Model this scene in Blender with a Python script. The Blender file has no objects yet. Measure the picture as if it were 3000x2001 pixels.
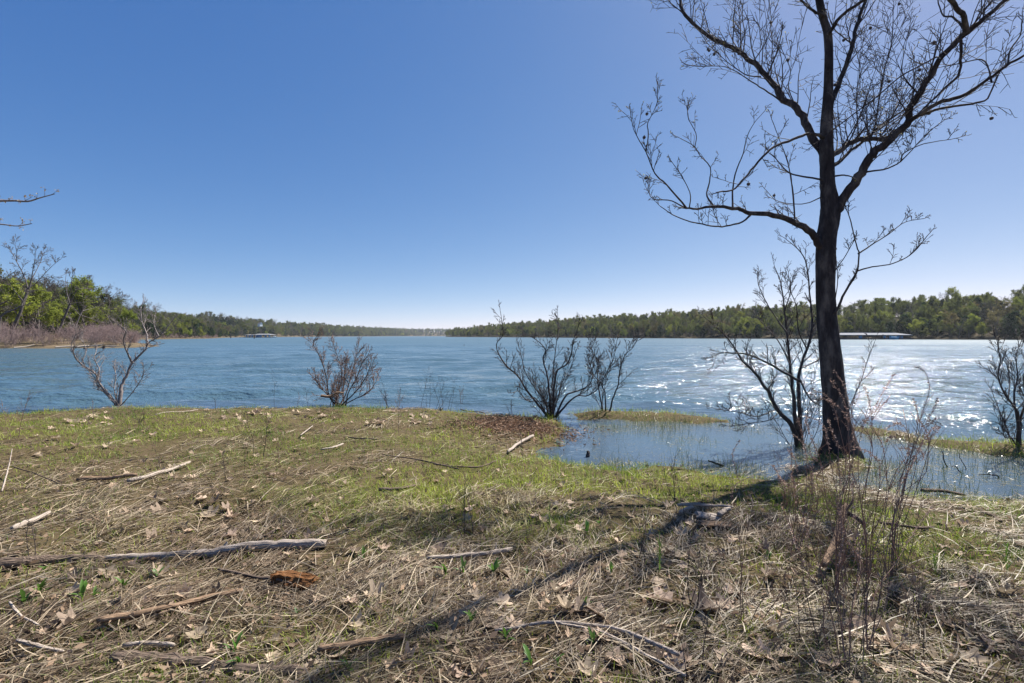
import bpy, math, random
import numpy as np
from mathutils import Vector

# ------------------------------------------------------------------ camera, sky, sun, exposure
SC = bpy.context.scene
COL = SC.collection
CAMZ, F, CX, HY = 1.75, 1417.0, 1500.0, 984.0      # eye height, focal length and horizon in photograph pixels
cam = bpy.data.cameras.new('camera'); cam.lens = 17.0; cam.sensor_width = 36.0
cam.clip_start = 0.05; cam.clip_end = 20000
cam.shift_y = -(1000.5 - HY) / 3000.0
camo = bpy.data.objects.new('camera', cam); COL.objects.link(camo)
camo.location = (0, 0, CAMZ); camo.rotation_euler = (math.radians(90), 0, 0)
SC.camera = camo

SUN_AZ, SUN_EL = math.radians(47), math.radians(50)   # azimuth clockwise from +Y
W = bpy.data.worlds.new('World'); SC.world = W; W.use_nodes = True
wn = W.node_tree.nodes; wl = W.node_tree.links; wn.clear()
wo = wn.new('ShaderNodeOutputWorld'); bg = wn.new('ShaderNodeBackground'); sky = wn.new('ShaderNodeTexSky')
sky.sky_type = 'NISHITA'; sky.sun_disc = False
sky.sun_elevation = SUN_EL; sky.sun_rotation = SUN_AZ
sky.altitude = 300; sky.air_density = 0.4; sky.dust_density = 0.35; sky.ozone_density = 6.0
bg.inputs['Strength'].default_value = 0.09
# the whole sky graded alike, channel by channel, as the photograph's tone mapping does
ss = wn.new('ShaderNodeSeparateColor'); cc = wn.new('ShaderNodeCombineColor'); wl.new(sky.outputs[0], ss.inputs[0])
def wmath(op, a, b):
    q = wn.new('ShaderNodeMath'); q.operation = op; wl.new(a, q.inputs[0]); q.inputs[1].default_value = b; return q.outputs[0]
wl.new(wmath('MULTIPLY', wmath('POWER', ss.outputs[0], 1.18), 0.94), cc.inputs[0])
wl.new(wmath('MULTIPLY', wmath('POWER', ss.outputs[1], 0.8), 1.10), cc.inputs[1]); wl.new(wmath('MULTIPLY', wmath('POWER', ss.outputs[2], 0.45), 1.83), cc.inputs[2])
wl.new(cc.outputs[0], bg.inputs[0]); wl.new(bg.outputs[0], wo.inputs[0])
sl = bpy.data.lights.new('sun', 'SUN'); sl.energy = 5.0; sl.angle = math.radians(0.53); sl.color = (1.0, 0.95, 0.87)
so = bpy.data.objects.new('sun', sl); COL.objects.link(so)
SDIR = Vector((math.sin(SUN_AZ) * math.cos(SUN_EL), math.cos(SUN_AZ) * math.cos(SUN_EL), math.sin(SUN_EL)))
so.rotation_euler = SDIR.to_track_quat('Z', 'Y').to_euler(); so.location = (20, 20, 30)
SC.view_settings.view_transform = 'Standard'; SC.view_settings.look = 'None'
SC.view_settings.exposure = 1.19; SC.view_settings.gamma = 1.0; SC.view_settings.use_curve_mapping = False
SC.cycles.max_bounces = 6; SC.cycles.diffuse_bounces = 3; SC.cycles.glossy_bounces = 3
SC.cycles.transmission_bounces = 4; SC.cycles.transparent_max_bounces = 4; SC.cycles.volume_bounces = 0
SC.cycles.sample_clamp_indirect = 6.0
SC.cycles.use_denoising = True

# ------------------------------------------------------------------ helpers
RNG = np.random.default_rng(7)
PR = random.Random(11)

def P(px, py, d):
    return np.array([(px - CX) / F * d, d, CAMZ - (py - HY) / F * d])

def vnoise(x, y, seed=0):
    x = np.asarray(x, float); y = np.asarray(y, float)
    xi = np.floor(x).astype(np.int64); yi = np.floor(y).astype(np.int64)
    fx = x - xi; fy = y - yi
    fx = fx * fx * (3 - 2 * fx); fy = fy * fy * (3 - 2 * fy)
    def h(a, b):
        n = (a * 374761393 + b * 668265263 + seed * 974634277) & 0xffffffff
        n = ((n ^ (n >> 13)) * 1274126177) & 0xffffffff
        return ((n ^ (n >> 16)) & 0xffff) / 65535.0
    a = h(xi, yi); b = h(xi + 1, yi); c = h(xi, yi + 1); d = h(xi + 1, yi + 1)
    return (a + (b - a) * fx) * (1 - fy) + (c + (d - c) * fx) * fy

def fbm(x, y, seed=0, o=4):
    s = 0; a = 0.5; t = 0
    for i in range(o):
        s = s + a * vnoise(x * 2 ** i, y * 2 ** i, seed + i); t += a; a *= 0.5
    return s / t

def make_mesh(name, V, Q, C=None, mat=None, smooth=True):
    V = np.ascontiguousarray(V, dtype=np.float32); Q = np.ascontiguousarray(Q, dtype=np.int32)
    k = Q.shape[1]
    me = bpy.data.meshes.new(name)
    me.vertices.add(len(V)); me.vertices.foreach_set('co', V.ravel())
    me.loops.add(Q.size); me.loops.foreach_set('vertex_index', Q.ravel())
    me.polygons.add(len(Q))
    me.polygons.foreach_set('loop_start', np.arange(0, Q.size, k, dtype=np.int32))
    me.polygons.foreach_set('loop_total', np.full(len(Q), k, dtype=np.int32))
    me.polygons.foreach_set('use_smooth', np.full(len(Q), smooth, dtype=bool))
    me.update(calc_edges=True)
    if C is not None:
        C = np.asarray(C, dtype=np.float32)
        if C.shape[1] == 3: C = np.concatenate([C, np.ones((len(C), 1), np.float32)], 1)
        at = me.color_attributes.new('Col', 'FLOAT_COLOR', 'POINT')
        at.data.foreach_set('color', np.ascontiguousarray(C).ravel())
    if mat: me.materials.append(mat)
    return me

def link(name, me, parent=None, loc=None):
    o = bpy.data.objects.new(name, me); COL.objects.link(o)
    if parent is not None: o.parent = parent
    if loc is not None: o.location = loc
    return o

def tag(o, label=None, cat=None, group=None, kind=None):
    if label: o['label'] = label
    if cat: o['category'] = cat
    if group: o['group'] = group
    if kind: o['kind'] = kind
    return o

def thing(name, label, cat, loc=(0, 0, 0), group=None, rz=0, sc=1):
    o = bpy.data.objects.new(name, None); COL.objects.link(o); o.location = loc
    o.rotation_euler = (0, 0, rz); o.scale = (sc, sc, sc); o.empty_display_size = 0.2
    return tag(o, label, cat, group)

class MB:
    """collects quads"""
    def __init__(s): s.V = []; s.Q = []; s.C = []; s.n = 0
    def add(s, V, Q, C=None):
        s.V.append(np.asarray(V, float)); s.Q.append(np.asarray(Q, int) + s.n); s.n += len(V)
        s.C.append(np.asarray(C, float) if C is not None else np.full((len(V), 3), 0.5))
    def arrays(s):
        return np.concatenate(s.V), np.concatenate(s.Q), np.concatenate(s.C)
    def mesh(s, name, mat, smooth=True, off=None):
        V, Q, C = s.arrays()
        if off is not None: V = V - np.asarray(off)
        return make_mesh(name, V, Q, C, mat, smooth)
    def box(s, c, d, col=None):
        x, y, z = c; a, b, e = [q / 2 for q in d]
        V = np.array([[x + i * a, y + j * b, z + k * e] for i in (-1, 1) for j in (-1, 1) for k in (-1, 1)])
        Q = [[0, 1, 3, 2], [4, 6, 7, 5], [0, 4, 5, 1], [2, 3, 7, 6], [0, 2, 6, 4], [1, 5, 7, 3]]
        s.add(V, Q, None if col is None else np.tile(col, (8, 1)))

def tubes(mb, polys, sides=5, col=(0.5, 0.5, 0.5), ridge=0.0):
    """polys: list of (pts, radii); grouped by length, all rings built at once"""
    by = {}
    for p, r in polys: by.setdefault(len(p), []).append((p, r))
    for n, L in by.items():
        Pn = np.array([[tuple(q) for q in a[0]] for a in L], float); R = np.array([a[1] for a in L], float)
        M = len(L)
        T = np.gradient(Pn, axis=1); T /= np.linalg.norm(T, axis=2, keepdims=True) + 1e-9
        ref = np.where(np.abs(T[:, :1, 2:3]) > 0.9, np.array([[[1.0, 0.1, 0]]]), np.array([[[0.05, 0.1, 1.0]]]))
        U = np.cross(T, np.broadcast_to(ref, T.shape)); U /= np.linalg.norm(U, axis=2, keepdims=True) + 1e-9
        Wv = np.cross(T, U)
        a = np.arange(sides) / sides * 2 * np.pi
        RR = R[:, :, None] * (1 + 1.6 * ridge * (RNG.random((M, 1, sides)) - 0.5) + 0.35 * ridge * (RNG.random((M, n, sides)) - 0.5) + 0.5 * ridge * (RNG.random((M, n, 1)) - 0.5))
        V = Pn[:, :, None, :] + RR[..., None] * (np.cos(a)[None, None, :, None] * U[:, :, None, :] + np.sin(a)[None, None, :, None] * Wv[:, :, None, :])
        i = np.arange(n - 1)[:, None]; j = np.arange(sides)[None, :]
        q = np.stack([i * sides + j, i * sides + (j + 1) % sides, (i + 1) * sides + (j + 1) % sides, (i + 1) * sides + j], -1).reshape(-1, 4)
        Q = (q[None] + (np.arange(M) * n * sides)[:, None, None]).reshape(-1, 4)
        mb.add(V.reshape(-1, 3), Q, np.tile(col, (M * n * sides, 1)))

def leaves(mb, cen, size, cols, aspect=0.6, flat=0.0, rng=RNG):
    """one small quad (diamond) per leaf clump"""
    n = len(cen); cen = np.asarray(cen, float)
    u = rng.normal(size=(n, 3)); u[:, 2] *= (1 - flat); u /= np.linalg.norm(u, axis=1, keepdims=True)
    w = rng.normal(size=(n, 3)); w -= u * (w * u).sum(1, keepdims=True); w /= np.linalg.norm(w, axis=1, keepdims=True)
    s = np.asarray(size).reshape(-1, 1) * np.ones((n, 1))
    V = np.stack([cen - u * s, cen - w * s * aspect, cen + u * s, cen + w * s * aspect], 1).reshape(-1, 3)
    Q = np.arange(4 * n).reshape(n, 4)
    mb.add(V, Q, np.repeat(cols, 4, axis=0))

def rv(rng=PR):
    return Vector((rng.gauss(0, 1), rng.gauss(0, 1), rng.gauss(0, 1)))

def grow(out, p, d, L, r, lvl, cfg, rng):
    n = cfg['n'][lvl]; pts = [p.copy()]; rad = [r]; rt = max(r * cfg['taper'][lvl], cfg['rmin'] * 0.5); st = L / n
    d = d.normalized(); dirs = [d]
    for i in range(1, n + 1):
        d = (d + rv(rng) * cfg['wob'] + Vector((0, 0, cfg['up'][lvl]))).normalized()
        p = p + d * st; pts.append(p.copy()); dirs.append(d); rad.append(r + (rt - r) * i / n)
    out.append((pts, rad, lvl))
    if lvl + 1 < cfg['levels']:
        k = cfg['kids'][lvl]; k = int(k) + (rng.random() < k - int(k)); t0 = cfg['t0'][lvl]
        for j in range(k):
            t = t0 + (1 - t0) * (j + rng.random()) / k
            f = t * n; i = min(int(f), n - 1); q = pts[i].lerp(pts[i + 1], f - i)
            dd = dirs[i + 1]; ax = dd.cross(rv(rng)).normalized(); an = rng.uniform(*cfg['ang'][lvl])
            nd = dd * math.cos(an) + ax * math.sin(an)
            rc = max(cfg['rmin'], (r + (rt - r) * t) * cfg['rr'][lvl])
            grow(out, q, nd, L * cfg['ratio'][lvl] * rng.uniform(0.6, 1.15) * (1.15 - 0.6 * t), rc, lvl + 1, cfg, rng)

def spawn(out, pts, rad, per_m, Lr, cfg, rng, t0=0.15, upb=0.6, rfac=0.45, rmax=0.012, lvl=0):
    """side shoots along a traced limb"""
    pts = [Vector(p) for p in pts]
    for i in range(len(pts) - 1):
        if i / (len(pts) - 1) < t0: continue
        seg = (pts[i + 1] - pts[i]); k = seg.length * per_m; k = int(k) + (rng.random() < k - int(k))
        for _ in range(k):
            t = rng.random(); q = pts[i].lerp(pts[i + 1], t); dd = seg.normalized()
            ax = dd.cross(rv(rng)).normalized()
            an = rng.uniform(0.5, 1.1)
            nd = dd * math.cos(an) + ax * math.sin(an) + Vector((0, 0, upb))
            r = min(rmax, max(cfg['rmin'], rad[i] * rfac))
            f = 1 - 0.45 * i / len(pts)
            grow(out, q, nd, rng.uniform(*Lr) * f, r, lvl, cfg, rng)

def smooth_path(pts, n, wob=0.0, rng=RNG):
    """Catmull-Rom resample, pts Nx(k)"""
    p = np.asarray(pts, float); m = len(p)
    p = np.concatenate([[2 * p[0] - p[1]], p, [2 * p[-1] - p[-2]]])
    out = []
    for t in np.linspace(0, m - 1 - 1e-6, n):
        i = int(t); f = t - i; a, b, c, d = p[i:i + 4]
        out.append(0.5 * (2 * b + (c - a) * f + (2 * a - 5 * b + 4 * c - d) * f * f + (3 * b - a - 3 * c + d) * f ** 3))
    out = np.array(out)
    if wob: out[1:-1, :3] += rng.normal(size=(n - 2, 3)) * wob
    return out

# ------------------------------------------------------------------ materials
def newmat(name):
    m = bpy.data.materials.new(name); m.use_nodes = True; m.node_tree.nodes.clear(); return m, m.node_tree.nodes, m.node_tree.links

def surf_mat(name, c1, c2, scale=8, rough=0.85, spec=0.2, bump=0.0, stretch=(1, 1, 1), detail=6, c3=None, bscale=None):
    m, n, l = newmat(name)
    o = n.new('ShaderNodeOutputMaterial'); b = n.new('ShaderNodeBsdfPrincipled'); l.new(b.outputs[0], o.inputs[0])
    tc = n.new('ShaderNodeTexCoord'); mp = n.new('ShaderNodeMapping'); mp.inputs['Scale'].default_value = stretch
    l.new(tc.outputs['Object'], mp.inputs[0])
    nz = n.new('ShaderNodeTexNoise'); nz.inputs['Scale'].default_value = scale; nz.inputs['Detail'].default_value = detail; nz.inputs['Roughness'].default_value = 0.65
    l.new(mp.outputs[0], nz.inputs['Vector'])
    r = n.new('ShaderNodeValToRGB'); r.color_ramp.elements[0].position = 0.32; r.color_ramp.elements[1].position = 0.68
    r.color_ramp.elements[0].color = (*c1, 1); r.color_ramp.elements[1].color = (*c2, 1)
    if c3: e = r.color_ramp.elements.new(0.5); e.color = (*c3, 1)
    l.new(nz.outputs['Fac'], r.inputs[0]); l.new(r.outputs[0], b.inputs['Base Color'])
    b.inputs['Roughness'].default_value = rough; b.inputs['Specular IOR Level'].default_value = spec
    if bump:
        bp = n.new('ShaderNodeBump'); bp.inputs['Strength'].default_value = bump; bp.inputs['Distance'].default_value = 0.02
        if bscale:
            nz2 = n.new('ShaderNodeTexNoise'); nz2.inputs['Scale'].default_value = bscale; nz2.inputs['Detail'].default_value = 5
            l.new(mp.outputs[0], nz2.inputs['Vector']); l.new(nz2.outputs['Fac'], bp.inputs['Height'])
        else: l.new(nz.outputs['Fac'], bp.inputs['Height'])
        l.new(bp.outputs[0], b.inputs['Normal'])
    return m

def col_mat(name, trans=0.35, rough=0.6, spec=0.25, vary=0.0, tint=(1, 1, 1)):
    """colour from the mesh's own 'Col' attribute, diffuse + translucent"""
    m, n, l = newmat(name)
    o = n.new('ShaderNodeOutputMaterial'); b = n.new('ShaderNodeBsdfPrincipled'); a = n.new('ShaderNodeAttribute'); a.attribute_name = 'Col'
    c = a.outputs['Color']
    mul = n.new('ShaderNodeMix'); mul.data_type = 'RGBA'; mul.blend_type = 'MULTIPLY'; mul.inputs[0].default_value = 1; mul.inputs[7].default_value = (*tint, 1)
    l.new(c, mul.inputs[6]); c = mul.outputs[2]
    if vary:
        oi = n.new('ShaderNodeObjectInfo'); hs = n.new('ShaderNodeHueSaturation')
        mr = n.new('ShaderNodeMapRange'); mr.inputs[3].default_value = 1 - vary; mr.inputs[4].default_value = 1 + vary
        l.new(oi.outputs['Random'], mr.inputs[0]); l.new(mr.outputs[0], hs.inputs['Value'])
        m2 = n.new('ShaderNodeMath'); m2.operation = 'MULTIPLY'; m2.inputs[1].default_value = 7.31; l.new(oi.outputs['Random'], m2.inputs[0])
        m3 = n.new('ShaderNodeMath'); m3.operation = 'FRACT'; l.new(m2.outputs[0], m3.inputs[0])
        mr2 = n.new('ShaderNodeMapRange'); mr2.inputs[3].default_value = 0.485; mr2.inputs[4].default_value = 0.512
        l.new(m3.outputs[0], mr2.inputs[0]); l.new(mr2.outputs[0], hs.inputs['Hue'])
        l.new(c, hs.inputs['Color']); c = hs.outputs[0]
    l.new(c, b.inputs['Base Color']); b.inputs['Roughness'].default_value = rough; b.inputs['Specular IOR Level'].default_value = spec
    if trans:
        t = n.new('ShaderNodeBsdfTranslucent'); l.new(c, t.inputs['Color'])
        mx = n.new('ShaderNodeMixShader'); mx.inputs[0].default_value = trans
        l.new(b.outputs[0], mx.inputs[1]); l.new(t.outputs[0], mx.inputs[2]); l.new(mx.outputs[0], o.inputs[0])
    else: l.new(b.outputs[0], o.inputs[0])
    return m

M = {}
M['soil'] = surf_mat('soil', (0.024, 0.017, 0.011), (0.09, 0.062, 0.038), 9, 0.95, 0.1, 0.6, c3=(0.09, 0.07, 0.035), bscale=60)
M['straw'] = col_mat('straw', 0.2, 0.5, 0.3, tint=(0.74, 0.71, 0.67))
M['wet_grass'] = col_mat('wet_grass', 0.15, 0.22, 0.8)
M['green_grass'] = col_mat('green_grass', 0.45, 0.5, 0.3, tint=(0.9, 0.95, 0.9))
M['bark'] = surf_mat('bark', (0.02, 0.016, 0.017), (0.145, 0.12, 0.105), 7, 0.9, 0.15, 0.9, (1, 1, 0.35), c3=(0.05, 0.041, 0.04), bscale=40)
M['twig'] = surf_mat('twig', (0.03, 0.025, 0.026), (0.085, 0.068, 0.064), 12, 0.75, 0.2)
M['pale_bark'] = surf_mat('pale_bark', (0.09, 0.075, 0.07), (0.29, 0.25, 0.235), 14, 0.8, 0.2, 0.3)
M['red_twig'] = surf_mat('red_twig', (0.10, 0.065, 0.05), (0.26, 0.17, 0.13), 14, 0.8, 0.2)
M['far_bark'] = surf_mat('far_bark', (0.05, 0.042, 0.038), (0.16, 0.14, 0.13), 1.5, 0.9, 0.1)
M['foliage'] = col_mat('foliage', 0.5, 0.7, 0.12, vary=0.3, tint=(0.95, 0.98, 0.92))
M['mass'] = col_mat('mass', 0.5, 0.7, 0.12, tint=(0.92, 0.96, 0.9))
M['weed'] = col_mat('weed', 0.25, 0.7, 0.2)
M['leaf'] = col_mat('leaf', 0.25, 0.65, 0.2, vary=0.42, tint=(0.85, 0.83, 0.82))
M['sprout'] = col_mat('sprout', 0.45, 0.45, 0.4, vary=0.1)
M['hill'] = surf_mat('hill', (0.05, 0.045, 0.025), (0.16, 0.12, 0.08), 0.25, 0.95, 0.05)
M['wood_floor'] = surf_mat('wood_floor', (0.025, 0.024, 0.013), (0.08, 0.062, 0.04), 0.25, 0.95, 0.05)
M['bank'] = surf_mat('bank', (0.16, 0.11, 0.075), (0.36, 0.26, 0.19), 0.9, 0.95, 0.05)
M['driftwood'] = surf_mat('driftwood', (0.12, 0.095, 0.08), (0.46, 0.40, 0.34), 9, 0.8, 0.15, 0.8, (0.5, 12, 12), c3=(0.36, 0.30, 0.25), bscale=9)
M['dark_wood'] = surf_mat('dark_wood', (0.05, 0.038, 0.03), (0.24, 0.18, 0.14), 9, 0.9, 0.1, 0.9, (0.5, 12, 12), c3=(0.12, 0.09, 0.07), bscale=9)
M['brown_wood'] = surf_mat('brown_wood', (0.10, 0.065, 0.04), (0.34, 0.23, 0.15), 9, 0.85, 0.15, 0.8, (0.5, 12, 12), bscale=9)
M['rotten_wood'] = surf_mat('rotten_wood', (0.025, 0.014, 0.009), (0.22, 0.12, 0.06), 7, 0.95, 0.05, 1.0, (1.0, 6, 9), c3=(0.15, 0.07, 0.03), bscale=16)
M['roof'] = surf_mat('roof', (0.17, 0.175, 0.19), (0.23, 0.235, 0.25), 0.5, 0.85, 0.1)
M['dock'] = surf_mat('dock', (0.03, 0.035, 0.05), (0.08, 0.085, 0.10), 0.6, 0.8, 0.2)
M['dock_blue'] = surf_mat('dock_blue', (0.03, 0.17, 0.33), (0.05, 0.24, 0.42), 0.6, 0.6, 0.3)
M['white'] = surf_mat('white', (0.68, 0.68, 0.66), (0.8, 0.8, 0.78), 0.6, 0.6, 0.3)
M['house_roof'] = surf_mat('house_roof', (0.14, 0.11, 0.11), (0.22, 0.18, 0.17), 0.6, 0.8, 0.2)

def water_mat():
    m, n, l = newmat('lake_water')
    o = n.new('ShaderNodeOutputMaterial'); b = n.new('ShaderNodeBsdfPrincipled'); l.new(b.outputs[0], o.inputs[0])
    a = n.new('ShaderNodeAttribute'); a.attribute_name = 'Col'
    sx = n.new('ShaderNodeSeparateColor'); l.new(a.outputs['Color'], sx.inputs[0])
    # body colour: pale sky reflection painted into the shallows, blue green in the deep
    mx = n.new('ShaderNodeMix'); mx.data_type = 'RGBA'; mx.inputs[6].default_value = (0.050, 0.072, 0.100, 1); mx.inputs[7].default_value = (0.055, 0.100, 0.128, 1)
    l.new(sx.outputs[1], mx.inputs[0]); l.new(mx.outputs[2], b.inputs['Base Color'])
    b.inputs['IOR'].default_value = 1.33
    l.new(a.outputs['Alpha'], b.inputs['Roughness'])      # waves too small to resolve at a distance become roughness
    tc = n.new('ShaderNodeTexCoord')
    def nz(scale, st, det, rot=0.0):
        mp = n.new('ShaderNodeMapping'); mp.inputs['Scale'].default_value = st; mp.inputs['Rotation'].default_value = (0, 0, rot)
        l.new(tc.outputs['Object'], mp.inputs[0])
        t = n.new('ShaderNodeTexNoise'); t.inputs['Scale'].default_value = scale; t.inputs['Detail'].default_value = det; t.inputs['Roughness'].default_value = 0.55
        l.new(mp.outputs[0], t.inputs['Vector']); return t.outputs['Fac']
    def mth(op, x, y):
        q = n.new('ShaderNodeMath'); q.operation = op
        for i, v in enumerate((x, y)):
            if isinstance(v, (int, float)): q.inputs[i].default_value = v
            else: l.new(v, q.inputs[i])
        return q.outputs[0]
    big = nz(1.1, (0.6, 1.25, 1), 3, 0.12); mid = nz(3.6, (0.65, 1.2, 1), 3, -0.2); fine = nz(13, (0.8, 1.0, 1), 3, 0.3)
    h = mth('ADD', mth('MULTIPLY', big, 0.10), mth('ADD', mth('MULTIPLY', mid, 0.14), mth('MULTIPLY', fine, 0.024)))
    h1 = mth('MULTIPLY', h, sx.outputs[0])
    calm = mth('MULTIPLY', mth('ADD', mth('MULTIPLY', nz(9, (1, 1, 1), 2), 0.006), mth('MULTIPLY', nz(38, (1, 1, 1), 2), 0.0035)), sx.outputs[2])
    bp = n.new('ShaderNodeBump'); bp.inputs['Strength'].default_value = 1.0; bp.inputs['Distance'].default_value = 1.0
    l.new(mth('ADD', h1, calm), bp.inputs['Height']); l.new(bp.outputs[0], b.inputs['Normal'])
    return m
M['water'] = water_mat()

# ------------------------------------------------------------------ near ground
def w0(px, py):
    Y = CAMZ * F / (py - HY); return ((px - CX) / F * Y, Y)
main_px = [(-1500, 1262), (-600, 1236), (0, 1222), (200, 1209), (400, 1199), (700, 1200), (1000, 1198), (1240, 1201), (1400, 1214), (1500, 1222), (1620, 1228),
           (1655, 1246), (1650, 1275), (1640, 1300), (1580, 1318), (1600, 1345), (1680, 1362), (1822, 1376), (1905, 1364), (2000, 1374), (2091, 1388), (2170, 1400), (2260, 1404),
           (2330, 1385), (2385, 1352), (2440, 1338), (2510, 1345), (2545, 1368), (2480, 1405), (2450, 1425), (2570, 1444), (2714, 1460), (2858, 1466), (3000, 1474), (3500, 1500)]
LAND = [[w0(*p) for p in main_px] + [(14, 4.2), (22, 3.8), (22, -9), (-24, -9), (-24, 8.5)]]
LAND.append([w0(*p) for p in [(1672, 1212), (1740, 1206), (1850, 1206), (1960, 1211), (2080, 1224), (2150, 1236), (2060, 1242), (1950, 1236), (1800, 1231), (1690, 1229)]])
LAND.append([w0(*p) for p in [(2470, 1252), (2560, 1253), (2640, 1264), (2720, 1286), (2850, 1297), (3000, 1302), (3500, 1312), (4200, 1330), (4200, 1400), (3500, 1372), (3000, 1346), (2850, 1327), (2740, 1309), (2620, 1284), (2520, 1266)]])

def sdist(x, y):
    """signed distance to the shore line, positive on land"""
    best = np.full(x.shape, -1e9)
    for poly in LAND:
        p = np.array(poly); q = np.roll(p, -1, axis=0)
        d2 = np.full(x.shape, 1e9); ins = np.zeros(x.shape, bool)
        for (ax, ay), (bx, by) in zip(p, q):
            ex, ey = bx - ax, by - ay
            t = np.clip(((x - ax) * ex + (y - ay) * ey) / (ex * ex + ey * ey + 1e-12), 0, 1)
            d2 = np.minimum(d2, (x - ax - t * ex) ** 2 + (y - ay - t * ey) ** 2)
            if by != ay:
                c = ((ay > y) != (by > y)) & (x < (bx - ax) * (y - ay) / (by - ay) + ax)
                ins ^= c
        s = np.where(ins, np.sqrt(d2), -np.sqrt(d2)); best = np.maximum(best, s)
    return best

GX0, GX1, GY0, GY1, GS = -24.0, 24.0, -8.0, 16.0, 0.08
gx = np.arange(GX0, GX1 + 1e-6, GS); gy = np.arange(GY0, GY1 + 1e-6, GS)
XX, YY = np.meshgrid(gx, gy)
SD = sdist(XX, YY) + 0.20 * (fbm(XX * 2.2, YY * 2.2, 3) - 0.5) * 2 + 0.16 * (fbm(XX * 6.5, YY * 6.5, 4, 2) - 0.5) * 2
pos = np.clip(SD, 0, None); neg = np.clip(-SD, 0, None)
ZZ = 0.20 * (1 - np.exp(-pos / 0.85)) - 0.5 * (1 - np.exp(-neg / 1.6))
amp = np.clip(pos / 0.8, 0, 1)
ZZ += amp * (0.13 * (fbm(XX * 0.8, YY * 0.8, 5) - 0.5) + 0.11 * (fbm(XX * 2.6, YY * 2.6, 9, 3) - 0.5) + 0.03 * (fbm(XX * 7, YY * 7, 12, 2) - 0.5))
ZZ += np.clip((3.2 - YY) / 6, 0, 0.5) * 0.12 * amp
def bil(A, x, y):
    fx = np.clip((np.asarray(x, float) - GX0) / GS, 0, len(gx) - 1.001); fy = np.clip((np.asarray(y, float) - GY0) / GS, 0, len(gy) - 1.001)
    i = fx.astype(int); j = fy.astype(int); u = fx - i; v = fy - j
    return (A[j, i] * (1 - u) + A[j, i + 1] * u) * (1 - v) + (A[j + 1, i] * (1 - u) + A[j + 1, i + 1] * u) * v
def H(x, y): return bil(ZZ, x, y)
def S(x, y): return bil(SD, x, y)
def gpt(px, py, lift=0.0):
    d = 1.6 * F / (py - HY)
    for _ in range(12):
        x = (px - CX) / F * d; z = max(float(H(x, d)), 0.0) + lift
        d = 0.5 * d + 0.5 * (CAMZ - z) * F / (py - HY)
    x = (px - CX) / F * d
    return np.array([x, d, max(float(H(x, d)), 0.0) + lift])

def grid_quads(nr, nc):
    i = np.arange(nr - 1)[:, None]; j = np.arange(nc - 1)[None, :]
    return np.stack([i * nc + j, i * nc + j + 1, (i + 1) * nc + j + 1, (i + 1) * nc + j], -1).reshape(-1, 4)
ground = link('ground', make_mesh('ground', np.stack([XX, YY, ZZ], -1)[::2, ::2].reshape(-1, 3), grid_quads(*XX[::2, ::2].shape), None, M['soil']))
tag(ground, 'grassy lake bank of matted dry thatch in the foreground', 'ground', kind='structure')
bed = link('lake_bed', make_mesh('lake_bed', np.array([[-9000, -60, -2.5], [9000, -60, -2.5], [9000, 12000, -2.5], [-9000, 12000, -2.5]]), np.array([[0, 1, 2, 3]]), None, M['soil']))
tag(bed, 'bed of the lake under the water', 'lake bed', kind='structure')

# water: one sheet with real waves, calm in the flooded hollow
rows = [4.2]
while rows[-1] < 6000: rows.append(rows[-1] + max(0.055, 0.0092 * rows[-1]))
rows = np.array(rows); uu = np.linspace(-1, 1, 241)
WX = uu[None, :] * (1.35 * rows[:, None] + 9); WY = np.repeat(rows[:, None], len(uu), 1)
inside = (np.abs(WX) < 23.5) & (WY < 15.5)
dep = np.where(inside, -bil(SD, WX, WY), 3.0)
# the flooded hollow: everything on the camera side of the low grass spits
hx = np.array([-30, 1.05, 1.35, 2.2, 4.2, 6.8, 9.0, 13, 30]); hyv = np.array([4, 4.0, 9.9, 10.2, 9.4, 8.55, 7.7, 7.4, 7.2])
hollow = np.clip((np.interp(WX, hx, hyv) + 0.1 - WY) / 0.5, 0, 1)
wave = np.clip(dep / 2.2, 0, 1) * (1 - hollow); wave = wave * wave * (3 - 2 * wave)
deep = np.clip(dep / 2.5, 0, 1) * (1 - 0.3 * hollow)
WZ = np.zeros_like(WX); wr = np.random.default_rng(3)
for k in range(26):
    lam = 0.55 * (1.09 ** k) ; th = wr.normal(0.15, 0.42); kx, ky = math.sin(th) * 2 * math.pi / lam, -math.cos(th) * 2 * math.pi / lam
    sp = np.maximum(0.0092 * WY, 2 * (1.35 * WY + 9) / 240)
    fade = np.clip((lam / np.maximum(sp, 0.01) - 2.2) / 2, 0, 1)
    WZ += fade * 0.0078 * lam ** 0.8 * np.sin(kx * WX + ky * WY + wr.uniform(0, 6.28))
gust = 0.55 + 0.9 * fbm(WX * 0.05, WY * 0.09, 31)
WZ *= wave * gust
gst = 0.6 + 0.8 * fbm(WX * 0.04, WY * 0.07, 40); farw = np.clip(np.log(np.maximum(WY, 20) / 20) / np.log(8), 0, 1)
wc = np.stack([wave * gst * (1 - 0.45 * farw), deep, np.clip(hollow, 0.15, 1), 0.05 + wave * (0.02 + 0.30 * farw * (0.75 + 0.25 * gst))], -1).reshape(-1, 4)
water = link('lake_water', make_mesh('lake_water', np.stack([WX, WY, WZ], -1).reshape(-1, 3), grid_quads(*WX.shape), wc, M['water']))
tag(water, 'rippled blue lake water with sun glitter and a calm flooded hollow', 'water', kind='structure')

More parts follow.
